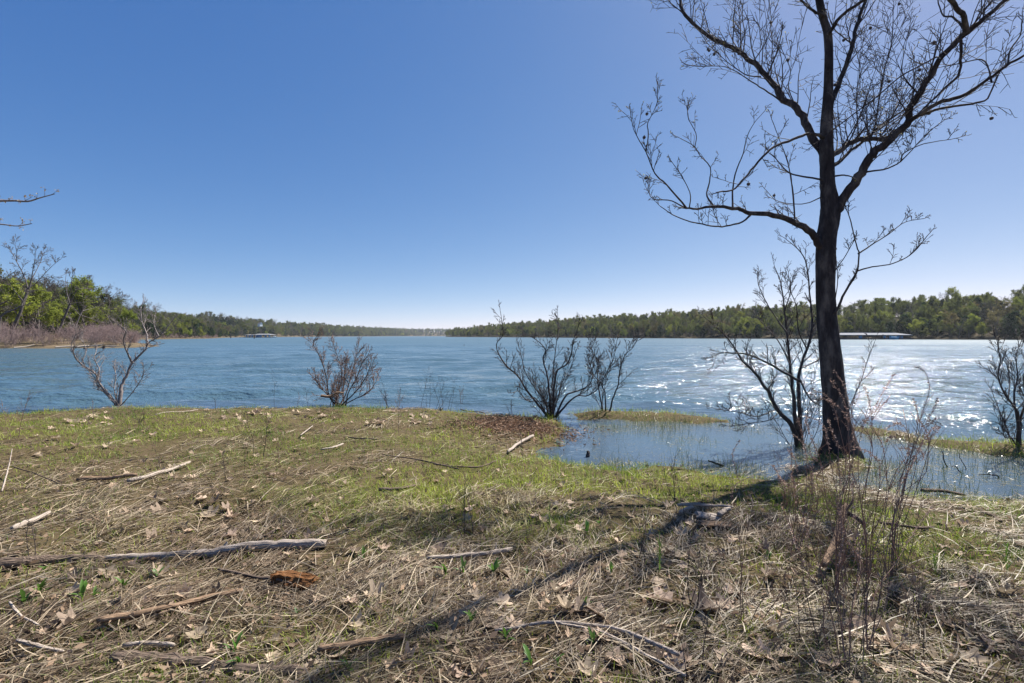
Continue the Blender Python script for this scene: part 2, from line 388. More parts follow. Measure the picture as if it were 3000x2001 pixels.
# ------------------------------------------------------------------ far shores
def psd(poly, x, y):
    p = np.array(poly); q = np.roll(p, -1, axis=0)
    d2 = np.full(x.shape, 1e12); ins = np.zeros(x.shape, bool)
    for (ax, ay), (bx, by) in zip(p, q):
        ex, ey = bx - ax, by - ay
        t = np.clip(((x - ax) * ex + (y - ay) * ey) / (ex * ex + ey * ey + 1e-12), 0, 1)
        d2 = np.minimum(d2, (x - ax - t * ex) ** 2 + (y - ay - t * ey) ** 2)
        if by != ay: ins ^= ((ay > y) != (by > y)) & (x < (bx - ax) * (y - ay) / (by - ay) + ax)
    return np.where(ins, np.sqrt(d2), -np.sqrt(d2))

class Shore:
    def __init__(s, pts, close, hy, hh, rise, seed):
        s.path = smooth_path(pts, len(pts) * 8); s.poly = np.concatenate([s.path, np.array(close, float)])
        s.hy, s.hh, s.rise, s.seed = hy, hh, rise, seed
        seg = np.linalg.norm(np.diff(s.path, axis=0), axis=1); s.s = np.concatenate([[0], np.cumsum(seg)]); s.L = s.s[-1]
    def z(s, x, y):
        x = np.asarray(x, float); y = np.asarray(y, float); t = psd(s.poly, x, y)
        t = t + np.clip(np.hypot(x, y) / 90, 0.2, 3) * 1.6 * (fbm(x * 0.06, y * 0.06, s.seed) - 0.5)
        tt = np.clip(t, 0, None); q = np.clip(t / s.rise, 0, 1); q = q * q * (3 - 2 * q)
        z = np.where(t < 0, np.maximum(t * 0.22, -2.2), 0.85 * (1 - np.exp(-tt / 3.0)) + np.interp(y, s.hy, s.hh) * q)
        return z + np.clip(tt / 30, 0, 1) * 2.5 * (fbm(x * 0.02, y * 0.02, s.seed) - 0.5) + np.clip(tt / 2, 0, 1) * 0.35 * (fbm(x * 0.35, y * 0.35, 5) - 0.5), t
    def mesh(s, name, label, a0, a1, r0, r1, na, mat='hill'):
        r = [r0]
        while r[-1] < r1: r.append(r[-1] * 1.022)
        A, R_ = np.meshgrid(np.radians(np.linspace(a0, a1, na)), r); x = np.sin(A) * R_; y = np.cos(A) * R_
        z, t = s.z(x, y)
        Q = grid_quads(*x.shape); keep = (t.ravel()[Q] > -9 - 0.02 * r1 * 0).any(1)
        o = link(name, make_mesh(name, np.stack([x, y, z], -1).reshape(-1, 3), Q[keep], None, M[mat]))
        return tag(o, label, 'hillside', kind='structure')
    def sample(s, n, u0, u1, tmin, tmax, rng):
        """points inland of the shore line; t is how far"""
        out = []
        for _ in range(n):
            u = rng.uniform(u0, u1); px = np.interp(u, s.s, s.path[:, 0]); py = np.interp(u, s.s, s.path[:, 1])
            r = rng.uniform(tmin, tmax) * 1.3; a = rng.uniform(0, 6.283); out.append((px + math.cos(a) * r, py + math.sin(a) * r))
        o = np.array(out); z, t = s.z(o[:, 0], o[:, 1])
        k = (t >= tmin) & (t <= tmax); return np.stack([o[k, 0], o[k, 1], z[k], t[k]], 1)

ls = Shore([(-210, 30), (-110, 56), (-82, 62), (-66, 66), (-57, 72), (-61, 84), (-76, 100), (-118, 150), (-160, 203), (-173, 228), (-187, 265), (-197, 312), (-262, 440), (-312, 560), (-350, 700), (-385, 860), (-420, 1300), (-450, 1800), (-420, 2300), (-200, 2500), (150, 2600), (900, 2650)],
           [(900, 3600), (-3000, 3600), (-3000, 30)], [50, 100, 150, 200, 310, 450, 600, 900, 1300, 2000, 2600], [5, 5, 5, 6, 9, 13, 16, 15, 13, 16, 22], 70, 61)
rs = Shore([(520, 10), (400, 70), (310, 132), (222, 206), (152, 290), (90, 380), (0, 570), (-60, 690), (-112, 805), (-100, 880), (-20, 980), (200, 1100)],
           [(1600, 1300), (2200, 10)], [0, 200, 290, 380, 570, 690, 820, 1000], [14, 13.5, 12.5, 11, 10.5, 9.5, 7, 4], 62, 67)
ls.mesh('left_hillside', 'brown bank and wooded hillside along the left shore', -62, 22, 48, 3400, 260)
rs.mesh('right_hillside', 'wooded hillside across the lake on the right', -12, 68, 150, 1500, 240, 'wood_floor')

# ---- tree kinds for the woods
def deciduous(seed, h, leafcol, nleaf, lsize, spread=0.5, levels=4, barkc=(0.12, 0.105, 0.1), full=1.0, rmin=0.025, t0=0.25):
    rng = random.Random(seed); nrg = np.random.default_rng(seed)
    out = []
    cfg = dict(n=(7, 6, 4, 3), levels=levels, taper=(0.25, 0.3, 0.3, 0.4), wob=0.15, up=(0.10, 0.07, 0.05, 0.04), kids=(13 * full, 7, 5, 4), t0=(t0, 0.2, 0.15, 0.1),
               ang=((0.6, 1.25), (0.5, 1.0), (0.4, 1.0), (0.4, 0.9)), ratio=(spread, 0.55, 0.55, 0.55), rr=(0.5, 0.55, 0.6, 0.6), rmin=rmin)
    grow(out, Vector((0, 0, -0.4)), Vector((rng.uniform(-.15, .15), rng.uniform(-.15, .15), 1)), h * 0.82, h * 0.017, 0, cfg, rng)
    tm = MB(); tubes(tm, [(p, r) for p, r, l in out if l == 0], 7, barkc)
    tubes(tm, [(p, r) for p, r, l in out if l == 1], 4, barkc)
    cm = MB(); tubes(cm, [(p, r) for p, r, l in out if l > 1], 3, np.array(barkc) * 1.15)
    if nleaf:
        tips = np.array([tuple(q) for p, r, l in out if l >= levels - 1 for q in p[1:]])
        c = tips[nrg.integers(0, len(tips), nleaf)] + nrg.normal(size=(nleaf, 3)) * lsize * 1.5
        v = nrg.uniform(0.78, 1.22, (nleaf, 1)); hue = nrg.uniform(-0.12, 0.12, (nleaf, 1)) * np.array([[1, 0.2, -0.3]])
        leaves(cm, c, nrg.uniform(0.5, 1.2, nleaf) * lsize, np.clip(np.array([leafcol]) * (v + hue), 0.003, 1), 0.6, 0, nrg)
    return tm, cm

def cedar(seed, h, n=900, col=(0.018, 0.036, 0.015)):
    nrg = np.random.default_rng(seed)
    tm = MB(); tubes(tm, [([(0, 0, -0.3), (0.03, 0, h * 0.4), (0, 0.04, h * 0.9)], [h * 0.018, h * 0.012, 0.02])], 6, (0.09, 0.06, 0.045))
    cm = MB(); z = nrg.random(n) * 0.95 + 0.05; a = nrg.random(n) * 2 * np.pi
    R = h * 0.36 * np.sqrt(np.clip(1.03 - z, 0, 1)) * (0.45 + 0.85 * vnoise(a * 1.9 + seed, z * 6, seed)) * np.clip(0.4 + z * 3, 0, 1)
    rr = R * (0.35 + 0.65 * nrg.random(n) ** 0.5)
    c = np.stack([np.cos(a) * rr, np.sin(a) * rr, z * h + rr * 0.1], 1)
    leaves(cm, c, nrg.uniform(0.5, 1.15, n) * h * 0.045, np.array([col]) * nrg.uniform(0.7, 1.45, (n, 1)) * np.array([[1, 1, 0.9]]), 0.5, 0.2, nrg)
    return tm, cm

KINDS = {}
def kind(name, lst):
    KINDS[name] = []
    for i, (tm, cm) in enumerate(lst):
        KINDS[name].append((tm.mesh(name + '_trunk', M['far_bark']), cm.mesh(name + '_crown', M['foliage']), tm.arrays(), cm.arrays()))
kind('olive', [deciduous(101 + i, 12, (0.12, 0.135, 0.036), 5200, 0.155, 0.56, 3) for i in range(3)])
kind('fresh', [deciduous(121 + i, 10, (0.215, 0.24, 0.042), 6000, 0.145, 0.56, 3) for i in range(2)])
kind('rust', [deciduous(131 + i, 12, (0.17, 0.14, 0.06), 4200, 0.155, 0.56, 3) for i in range(2)])
kind('bare', [deciduous(141 + i, 13, (0.16, 0.15, 0.12), 260, 0.12, 0.56, 4) for i in range(3)])
kind('cedar', [cedar(151 + i, 8.5) for i in range(4)])
KIND_NAME = dict(olive='budding_tree', fresh='leafy_tree', rust='rust_tree', bare='bare_tree', cedar='cedar_tree')
KIND_TEXT = dict(olive='olive budding tree', fresh='bright green tree', rust='rust brown tree', bare='bare grey tree', cedar='dark evergreen cedar')

def put_tree(kindname, loc, sc, rz, label, group, vi=None, name=None):
    v = KINDS[kindname][PR.randrange(len(KINDS[kindname])) if vi is None else vi]
    e = thing(name or KIND_NAME[kindname], label, 'tree', loc, group, rz, sc)
    e.rotation_euler = (PR.uniform(-.06, .06), PR.uniform(-.06, .06), rz)
    e.scale = (sc * PR.uniform(0.88, 1.15), sc * PR.uniform(0.88, 1.15), sc * PR.uniform(0.9, 1.1))
    link('trunk', v[0], e); c_ = link('crown', v[1], e); c_['kind'] = 'stuff'
    return e

SRC = bpy.data.collections.new('woodland_trees'); SRC_I = {}      # whole trees that the far woods repeat; not in the scene itself
def source_trees():
    k = 0
    for kn in KINDS:
        for v in KINDS[kn]:
            (V1, Q1, C1), (V2, Q2, C2) = v[2], v[3]
            me = make_mesh('woodland_tree', np.concatenate([V1, V2]), np.concatenate([Q1, Q2 + len(V1)]), np.concatenate([C1, C2]), M['far_bark'])
            me.materials.append(M['foliage']); me.polygons.foreach_set('material_index', np.concatenate([np.zeros(len(Q1), np.int32), np.ones(len(Q2), np.int32)]))
            SRC.objects.link(bpy.data.objects.new('woodland_tree_%02d' % k, me)); SRC_I.setdefault(kn, []).append(k); k += 1
source_trees()
NG = bpy.data.node_groups.new('woodland', 'GeometryNodeTree')
NG.interface.new_socket('Geometry', in_out='INPUT', socket_type='NodeSocketGeometry'); NG.interface.new_socket('Geometry', in_out='OUTPUT', socket_type='NodeSocketGeometry')
gi = NG.nodes.new('NodeGroupInput'); go = NG.nodes.new('NodeGroupOutput'); ip = NG.nodes.new('GeometryNodeInstanceOnPoints'); ci = NG.nodes.new('GeometryNodeCollectionInfo')
ci.inputs['Collection'].default_value = SRC; ci.inputs['Separate Children'].default_value = True; ci.inputs['Reset Children'].default_value = True
ip.inputs['Pick Instance'].default_value = True
def nattr(name, typ):
    q = NG.nodes.new('GeometryNodeInputNamedAttribute'); q.data_type = typ; q.inputs['Name'].default_value = name
    return q.outputs['Attribute']
er = NG.nodes.new('FunctionNodeEulerToRotation')
NG.links.new(gi.outputs[0], ip.inputs['Points']); NG.links.new(ci.outputs[0], ip.inputs['Instance']); NG.links.new(nattr('tree', 'INT'), ip.inputs['Instance Index'])
NG.links.new(nattr('turn', 'FLOAT_VECTOR'), er.inputs[0]); NG.links.new(er.outputs[0], ip.inputs['Rotation']); NG.links.new(nattr('size', 'FLOAT_VECTOR'), ip.inputs['Scale'])
NG.links.new(ip.outputs[0], go.inputs[0])

def mass(name, items, label, cat='trees'):
    """far wood that reads as one mass: many trees in one object"""
    n = len(items); me = bpy.data.meshes.new(name); me.vertices.add(n)
    me.vertices.foreach_set('co', np.array([i[1] for i in items], np.float32).ravel())
    t = me.attributes.new('tree', 'INT', 'POINT'); t.data.foreach_set('value', np.array([PR.choice(SRC_I[i[0]]) for i in items], np.int32))
    r = me.attributes.new('turn', 'FLOAT_VECTOR', 'POINT'); r.data.foreach_set('vector', np.array([(PR.uniform(-.06, .06), PR.uniform(-.06, .06), i[3]) for i in items], np.float32).ravel())
    s_ = me.attributes.new('size', 'FLOAT_VECTOR', 'POINT'); s_.data.foreach_set('vector', np.array([(i[2] * PR.uniform(0.9, 1.15), i[2] * PR.uniform(0.9, 1.15), i[2] * PR.uniform(0.9, 1.1)) for i in items], np.float32).ravel())
    o = link(name, me); m = o.modifiers.new('woodland', 'NODES'); m.node_group = NG
    return tag(o, label, cat, kind='stuff')

def pick(w):
    ks = list(w); return PR.choices(ks, [w[k] for k in ks])[0]
def sight(x, y): return CX + F * x / y
def thin(pts, dmin):
    """drop points that stand too close together"""
    kept = []; cell = {}
    for p in pts:
        d = dmin * (1 + max(0, (p[1] - 400) / 600)); k = (int(p[0] // 12), int(p[1] // 12)); ok = True
        for i in (-1, 0, 1):
            for j in (-1, 0, 1):
                for q in cell.get((k[0] + i, k[1] + j), ()):
                    if (q[0] - p[0]) ** 2 + (q[1] - p[1]) ** 2 < d * d: ok = False
        if ok: kept.append(p); cell.setdefault(k, []).append(p)
    return kept
TREES = []      # (root, label stem, group) to number small groups afterwards
def band(t): return ('at the water edge', 'low on the slope', 'high on the slope', 'on the ridge')[0 if t < 7 else 1 if t < 24 else 2 if t < 48 else 3]
# right wood
far_m, near_m = [], []; nind = 0
for x, y, z, t in thin(rs.sample(18000, 30, rs.L - 60, 1.5, 88, PR), 3.1):
    px = sight(x, y)
    if px > 3330 or px < 1180 or y > 1000: continue
    k = pick(dict(olive=0.35, bare=0.10, cedar=0.29, fresh=0.19, rust=0.07) if t < 45 else dict(olive=0.52, bare=0.05, cedar=0.30, rust=0.05, fresh=0.10))
    sc = PR.choice((0.75, 0.88, 0.95, 1.02, 1.12)) * PR.uniform(0.92, 1.08) * (0.8 if t < 5 else 1.0); rz = PR.uniform(0, 6.28)
    if y < 440 and nind < 250 and (t < 16 or 30 < t < 40 or t > 62) and PR.random() < 0.62:
        nind += 1
        side = 'right of trunk' if px > 2500 else ('left of trunk' if px > 2050 else 'behind middle shrubs')
        stem = KIND_TEXT[k] + ' ' + band(t) + ' across the lake ' + side
        TREES.append((put_tree(k, (x, y, z), sc, rz, stem, stem), px, stem))
    else: (near_m if y < 430 else far_m).append((k, (x, y, z), sc, rz))
mass('wooded_slope', near_m, 'dense spring woodland covering the slope across the lake on the right')
mass('wooded_slope', far_m, 'distant dark woodland tapering down to the point across the lake')
for (px, d, sc, kk, lab) in [(2800, 268, 1.5, 'fresh', 'large pale yellow green crown on the far right slope above the shore'), (2690, 238, 1.0, 'fresh', 'round pale green tree between the dock and the big pale crown'),
                         (2552, 262, 0.8, 'fresh', 'small bright green tree just above the dock roof across the lake'), (2115, 325, 1.2, 'rust', 'rusty olive crown standing proud left of the big trunk'), (1835, 372, 1.0, 'fresh', 'bright green rounded tree at the shore right of the middle shrubs')]:
    x, y = (px - CX) / F * d, d; z, t = rs.z(np.array([x]), np.array([y])); put_tree(kk, (x, y, float(z[0])), sc, 1.0, lab, None)

# left shore: individuals up to the point, then mass
items = []
for x, y, z, t in thin(ls.sample(20000, 30, ls.L - 500, 2.0, 90, PR), 3.6):
    px = sight(x, y)
    if px < -300 or px > 1500 or (y < 108 and t < 15): continue
    if y < 130: k = pick(dict(bare=0.55, olive=0.10, fresh=0.35) if t < 26 else dict(bare=0.3, olive=0.18, fresh=0.52)); 
    elif y < 240: k = pick(dict(bare=0.34, olive=0.2, fresh=0.2, cedar=0.26))
    elif y < 330: k = pick(dict(bare=0.25, olive=0.2, fresh=0.2, cedar=0.35))
    else: k = pick(dict(bare=0.22, olive=0.26, fresh=0.06, cedar=0.42, rust=0.04))
    sc = PR.uniform(0.72, 1.08) * (0.7 if t < 6 else 1.0) * (1.32 if y < 130 else 1.42 if y < 260 else 1.05); rz = PR.uniform(0, 6.28)
    if y < 300 and (t < 40 or px > 250):
        where = 'on the near left bank' if y < 115 else ('behind the pale shrub' if px < 480 else 'on the brown point')
        stem = KIND_TEXT[k] + ' ' + band(t) + ' ' + where
        TREES.append((put_tree(k, (x, y, z), sc, rz, stem, stem), px, stem))
    else: items.append((k, (x, y, z), sc * (1.1 if y < 620 else 1.45), rz))
for x, y, z, t in thin(ls.sample(9000, float(np.interp(1000, ls.path[:, 1], ls.s)), ls.L - 20, 2.0, 170, PR), 2.6):
    if y > 900 and 850 < sight(x, y) < 1500: items.append((pick(dict(olive=0.4, cedar=0.45, rust=0.05, fresh=0.1)), (x, y, z), PR.uniform(1.3, 1.9), PR.uniform(0, 6.28)))
mass('wooded_slope', [i for i in items if i[1][1] < 620], 'wooded hillside behind the left boat dock')
mass('wooded_slope', [i for i in items if i[1][1] >= 620], 'distant woods fading to the horizon at the middle of the lake')
ORD = 'first second third fourth fifth sixth seventh eighth'.split()
gr = {}
for o, px, st in TREES: gr.setdefault(st, []).append((px, o))
for st, L in gr.items():
    if 1 < len(L) <= 8:
        for i, (px, o) in enumerate(sorted(L, key=lambda q: q[0])): o['label'] = ORD[i] + ' from left: ' + st
    elif len(L) == 1: del L[0][1]['group']
# ------------------------------------------------------------------ docks, house, snags
def dock(px0, px1, d, label, eave, ridge, depth, panels, extra=False):
    X0, X1 = (px0 - CX) / F * d, (px1 - CX) / F * d; L = X1 - X0; cx = (X0 + X1) / 2
    e = thing('boat_dock', label, 'dock', (cx, d, 0))
    def prt(name, mat, fn, par=None):
        m = MB(); fn(m); return link(name, m.mesh(name, M[mat], smooth=False), par or e)
    a, b = L / 2, depth / 2; hip = depth * 0.35
    V = [(-a, -b, eave), (a, -b, eave), (a, b, eave), (-a, b, eave), (-a + hip, 0, ridge), (a - hip, 0, ridge), (-a, -b, eave - .28), (a, -b, eave - .28), (a, b, eave - .28), (-a, b, eave - .28)]
    Q = [(0, 1, 5, 4), (2, 3, 4, 5), (1, 2, 5, 5), (3, 0, 4, 4), (0, 6, 7, 1), (1, 7, 8, 2), (2, 8, 9, 3), (3, 9, 6, 0), (9, 8, 7, 6)]
    def roof(m): m.add(V, Q)
    r = prt('roof', 'roof', roof)
    prt('ridge_cap', 'white', lambda m: m.box((0, 0, ridge + 0.06), (L - 2 * hip, 0.5, 0.1)), r)
    prt('deck', 'dock', lambda m: (m.box((0, b - 1.0, 0.3), (L, 2.0, 0.5)), m.box((0, -b + 0.5, 0.3), (L, 0.9, 0.5)), [m.box((-a + 0.6 + i * (L - 1.2) / 6, 0, 0.3), (1.0, depth - 2.95, 0.48)) for i in range(7)]))
    for i in range(7):
        for sy in (-1, 1):
            prt('post', 'dock', lambda m: m.box((-a + 0.6 + i * (L - 1.2) / 6, sy * (b - 0.55), (0.55 + eave - .28) / 2), (0.16, 0.16, eave - .28 - 0.55)))
    for f, w in panels:
        prt('locker', 'dock_blue', lambda m: m.box((-a + f * L, -b + 0.75, 0.56 + (eave - 1.0) / 2), (w, 0.7, eave - 1.0)))
    if extra: prt('gangway', 'dock', lambda m: m.box((-a - 5.2, b - 1, 0.35), (10, 1.4, 0.25)))
    return e
dock(2440, 2648, 236, 'long low boat dock with pale hipped roof and blue lockers on the right shore', 2.25, 3.2, 11, [(0.29, 1.1), (0.62, 0.7), (0.70, 0.8), (0.81, 1.0), (0.86, 0.6)])
D2 = 500
dock(722, 744, D2, 'short lower boat dock roof at the left end of the left marina', 2.7, 3.3, 12, [(0.4, 1.2), (0.75, 1.5)], True)
dock(745, 800, D2 - 3, 'long white roofed boat dock on the left shore with blue boats', 3.0, 3.9, 13, [(0.05, 1.5), (0.28, 1.8), (0.42, 5.0), (0.75, 1.6), (0.94, 1.2)])
def boat(px, d, Lb, hullm, label, rz):
    x = (px - CX) / F * d
    e = thing('motor_boat', label, 'boat', (x, d, 0), rz=rz)
    st = np.linspace(0, 1, 7); mb = MB(); sec = []
    for t in st:
        w = 1.15 * (1 - max(0, t - 0.45) ** 2 / 0.31); h = 0.95 + 0.35 * t * t; xx = (t - 0.5) * Lb
        sec.append([(xx, -w, h), (xx, -w * 0.75, 0.15), (xx, 0, -0.2), (xx, w * 0.75, 0.15), (xx, w, h)])
    V = np.array(sec).reshape(-1, 3); mb.add(V, grid_quads(7, 5)); top = np.array([[s[0], s[4]] for s in sec]).reshape(-1, 3) - np.array([0, 0, 0.08]); mb.add(top, grid_quads(7, 2))
    mb.add(sec[0] + [(-Lb / 2, 0, 0.9)], [(0, 1, 2, 5), (5, 2, 3, 4)])
    link('hull', mb.mesh('hull', M[hullm]), e)
    m = MB(); m.box((0.2, 0, 1.35), (Lb * 0.3, 1.3, 0.6)); link('cabin', m.mesh('cabin', M['white'], smooth=False), e)
    m = MB(); m.box((-Lb / 2 - 0.2, 0, 0.8), (0.4, 0.5, 1.0)); link('outboard_motor', m.mesh('outboard_motor', M['dock'], smooth=False), e)
boat(803, D2 - 8, 6.0, 'white', 'small white motor boat moored right of the left dock', 0.2)
boat(2618, 229, 5.0, 'dock_blue', 'small blue motor boat moored at the right end of the dock across the lake', 0.1)

def house(px, d, zb):
    x = (px - CX) / F * d; e = thing('house', 'white gabled house half hidden among trees above the left dock', 'house', (x, d, zb), rz=0.95, sc=0.6)
    w, l, h, g = 5, 8, 3.6, 6.0
    mb = MB(); mb.add([(-w / 2, -l / 2, -2), (w / 2, -l / 2, -2), (w / 2, l / 2, -2), (-w / 2, l / 2, -2), (-w / 2, -l / 2, h), (w / 2, -l / 2, h), (w / 2, l / 2, h), (-w / 2, l / 2, h), (0, -l / 2, g - .15), (0, l / 2, g - .15)],
                      [(0, 1, 5, 4), (1, 2, 6, 5), (2, 3, 7, 6), (3, 0, 4, 7), (4, 5, 8, 8), (6, 7, 9, 9)])
    link('wall', mb.mesh('wall', M['white'], smooth=False), e)
    mb = MB(); k = 0.5; mb.add([(-w / 2 - k, -l / 2 - k, h - .5), (0, -l / 2 - k, g), (0, l / 2 + k, g), (-w / 2 - k, l / 2 + k, h - .5), (w / 2 + k, -l / 2 - k, h - .5), (w / 2 + k, l / 2 + k, h - .5)], [(0, 1, 2, 3), (1, 4, 5, 2)])
    link('roof', mb.mesh('roof', M['house_roof'], smooth=False), e)
    for sx in (-1.4, 1.4):
        m = MB(); m.box((sx, -l / 2 - 0.05, 2.6), (1.1, 0.12, 1.5)); wd = link('window', m.mesh('window', M['dock'], smooth=False), e)
house(762, 545, 13.6)

def snag(px, pyb, pyt, lean, wpx, label, fork=False):
    d = CAMZ * F / (pyb - HY); d = min(d, 420); b = P(px, pyb, d); b[2] = -0.4; h = (pyb - pyt) / F * d + 0.4
    e = thing('dead_snag', label, 'dead trunk', b)
    w = wpx / F * d / 2
    pts = [(0, 0, 0), (lean * h * .3, 0, h * .4), (lean * h * .45, 0.1, h * .75), (lean * h, 0, h)]
    mb = MB(); tubes(mb, [(smooth_path(pts, 8), np.linspace(w * 1.3, w * 0.5, 8))], 7, ridge=0.3); link('trunk', mb.mesh('trunk', M['bark']), e)
    if fork:
        mb = MB(); tubes(mb, [(smooth_path([(lean * h * .35, 0, h * .5), (lean * h * .35 - h * .12, 0, h * .75), (lean * h * .35 - h * .12, 0, h * .98)], 6), np.linspace(w * .7, w * .3, 6))], 6, ridge=0.3); link('limb', mb.mesh('limb', M['bark']), e)
snag(676, 990.5, 978, -0.05, 2.2, 'dead upright trunk standing in the water left of the left dock')
snag(744, 992, 978, 0.25, 2.4, 'forked dead trunk leaning in the water before the left dock', True)
snag(1359, 1014, 1009, 0.1, 2.5, 'small dark stub of a drowned trunk in open water mid lake')
snag(303, 1022, 1013, 0.1, 6.5, 'dark stump standing in the water off the brushy left bank', True)
snag(248, 1024, 1018.5, -0.2, 7, 'low broken stump in the water left of the taller stump')

# ------------------------------------------------------------------ brush and leaning trees on the left bank
def brush_proto(seed, h, n, col, rmin=0.012):
    rng = random.Random(seed); out = []
    cfg = dict(n=(5, 4, 3), levels=3, taper=(0.4, 0.4, 0.5), wob=0.2, up=(0.06, 0.03, 0.02), kids=(7, 4, 0), t0=(0.2, 0.15, 0), ang=((0.4, 0.9), (0.4, 1.0), (0.4, 1)), ratio=(0.55, 0.55, 0.5), rr=(0.65, 0.7, 0.7), rmin=rmin)
    for i in range(n):
        a = rng.uniform(0, 6.283); s = rng.uniform(0.1, 0.9)
        grow(out, Vector((rng.gauss(0, .5), rng.gauss(0, .5), -0.1)), Vector((math.cos(a) * s, math.sin(a) * s, 1)), h * rng.uniform(0.6, 1), rmin * 1.8, 0, cfg, rng)
    st = MB(); tubes(st, [(p, r) for p, r, l in out if l == 0], 4, col); tw = MB(); tubes(tw, [(p, r) for p, r, l in out if l > 0], 3, np.array(col) * 1.1)
    return st.mesh('brush_stems', M['weed']), tw.mesh('brush_twigs', M['weed'])
BR = [brush_proto(200 + i, 3.2, 20, (0.27, 0.20, 0.19)) for i in range(3)] + [brush_proto(210, 2.4, 16, (0.34, 0.25, 0.20))]
bs = []
for x, y, z, t in thin(ls.sample(1500, 25, 260, 1.0, 10, PR), 1.9):
    px = sight(x, y)
    if -120 < px < 395 and y < 112: bs.append((x, y, z, t, px))
for x, y, z, t in thin(ls.sample(900, 180, 560, 1.0, 6, PR), 3.2):
    px = sight(x, y)
    if 395 < px < 640 and y > 150: bs.append((x, y, z, t, px))
for x, y, z, t, px in bs[:170]:
    m = BR[PR.randrange(4)]
    where = 'along the near left bank' if y < 112 else 'on the far brown point'
    row = ' at the water edge' if t < 4 else ' behind the first row'
    e = thing('brush_shrub', 'purplish grey leafless brush shrub ' + where + row, 'shrub', (x, y, z), 'leafless brush ' + where + row, PR.uniform(0, 6.28), PR.uniform(0.7, 1.1) * (0.75 if t < 3 else 1))
    tag(link('stems', m[0], e), kind='stuff'); tag(link('twigs', m[1], e), kind='stuff')
# washed-up timber along the near left bank
for i in range(26):
    u = PR.uniform(95, 190); x = float(np.interp(u, ls.s, ls.path[:, 0])); y = float(np.interp(u, ls.s, ls.path[:, 1])); z, t = ls.z(np.array([x]), np.array([y]))
    L = PR.uniform(1.2, 3.5); a = PR.gauss(0.25, 0.5); dx, dy = math.cos(a) * L / 2, math.sin(a) * L / 2
    mb = MB(); w = PR.uniform(0.06, 0.16)
    tubes(mb, [(smooth_path([(-dx, -dy, 0.02), (0, 0, 0.1 + PR.uniform(0, .15)), (dx, dy, 0.12 + PR.uniform(0, .3))], 6), np.linspace(w, w * .5, 6))], 6, ridge=0.25)
    o = link('drift_log', mb.mesh('drift_log', M['driftwood']), None, (x, y, max(0.1, float(z[0])) + 0.05)); tag(o, 'bleached drift log washed up along the near left bank', 'log', 'drift logs on the near left bank')

def traced(name, label, cat, d, stems, conv, tw, group=None, mat='twig', stem_name='stem', stem_mat=None, sides=6, twmat=None, seed=1, wob=0.2, base=None, wsc=0.76, extra=0, eh=1.5):
    """a woody plant: each traced stem a part, its fine twigs one more part.
    stems: (points, width at base, width at tip, depth change at tip)"""
    rng = random.Random(seed); nrg = np.random.default_rng(seed)
    o3, wid = conv
    b = P(*[o3[i] + stems[0][0][0][i] / wid for i in (0, 1)], d) if base is None else np.asarray(base, float)
    e = thing(name, label, cat, b, group)
    out = []
    for pts, w_a, w_b, dd in stems:
        n = len(pts) * 3; q = smooth_path(np.array(pts, float), n, 0)
        f = np.linspace(0, 1, n); dz = d + dd * f 
        p3 = np.array([P(o3[0] + a / wid, o3[1] + c / wid, k) for (a, c), k in zip(q, dz)])
        rad = wsc * (w_a + (w_b - w_a) * f ** 0.6) / wid / 2 / F * d
        p3[1:] += nrg.normal(size=(n - 1, 3)) * rad[1:, None] * wob
        mb = MB(); tubes(mb, [(p3 - b, rad)], sides, ridge=0.12)
        link(stem_name, mb.mesh(stem_name, M[stem_mat or mat]), e)
        cfg = tw['cfg']
        spawn(out, p3 - b, rad, tw['per_m'], tw['L'], cfg, rng, tw.get('t0', 0.2), tw.get('up', 0.6), tw.get('rfac', 0.5), tw.get('rmax', 0.01))
        if tw.get('tip', True):  # each stem runs out into a twig
            dv = Vector(p3[-1] - p3[-2]); grow(out, Vector(p3[-1] - b), dv, tw['L'][1] * 0.45, max(cfg['rmin'], rad[-1]), 0, cfg, rng)
    ec = dict(n=(9, 5, 3), levels=3, taper=(0.3, 0.4, 0.5), wob=0.075, up=(0.035, 0.03, 0.02), kids=(9, 3, 0), t0=(0.25, 0.2, 0), ang=((0.35, 0.8),) * 3, ratio=(0.3, 0.5, .5), rr=(0.6, 0.7, .7), rmin=tw['cfg']['rmin'] * 0.9)
    for i in range(extra):      # the many thin stems that fill the shrub
        a = rng.uniform(0, 6.283); q = rng.uniform(0.1, 0.75)
        grow(out, Vector((rng.gauss(0, 0.07), rng.gauss(0, 0.07), -0.03)), Vector((math.cos(a) * q, math.sin(a) * q, 1)), eh * rng.uniform(0.45, 1.0), tw['cfg']['rmin'] * rng.uniform(1.2, 2.2), 0, ec, rng)
    if out:
        mb = MB(); tubes(mb, [(p, r) for p, r, l in out if l == 0], 4); tubes(mb, [(p, r) for p, r, l in out if l > 0], 3)
        tag(link('twigs', mb.mesh('twigs', M[twmat or mat]), e), kind='stuff')
    return e, b, out
def tcfg(rmin, levels=3, kids=(6, 4, 0), up=(0.05, 0.04, 0.03), ratio=(0.5, 0.55, 0.5), wob=0.09, n=(5, 3, 2), ang=((0.4, 0.85),) * 3):
    return dict(n=n, levels=levels, taper=(0.35, 0.45, 0.5), wob=wob, up=up, kids=kids, t0=(0.2, 0.2, 0.1), ang=ang, ratio=ratio, rr=(0.7, 0.75, 0.8), rmin=rmin)
BT = dict(cfg=tcfg(0.022, 3, (7, 4, 0), ratio=(0.55, 0.5, .5), wob=0.12), per_m=1.6, L=(0.9, 2.3), t0=0.3, up=0.5, rfac=0.45, rmax=0.07)
cv = ((0, 680), 4.126)
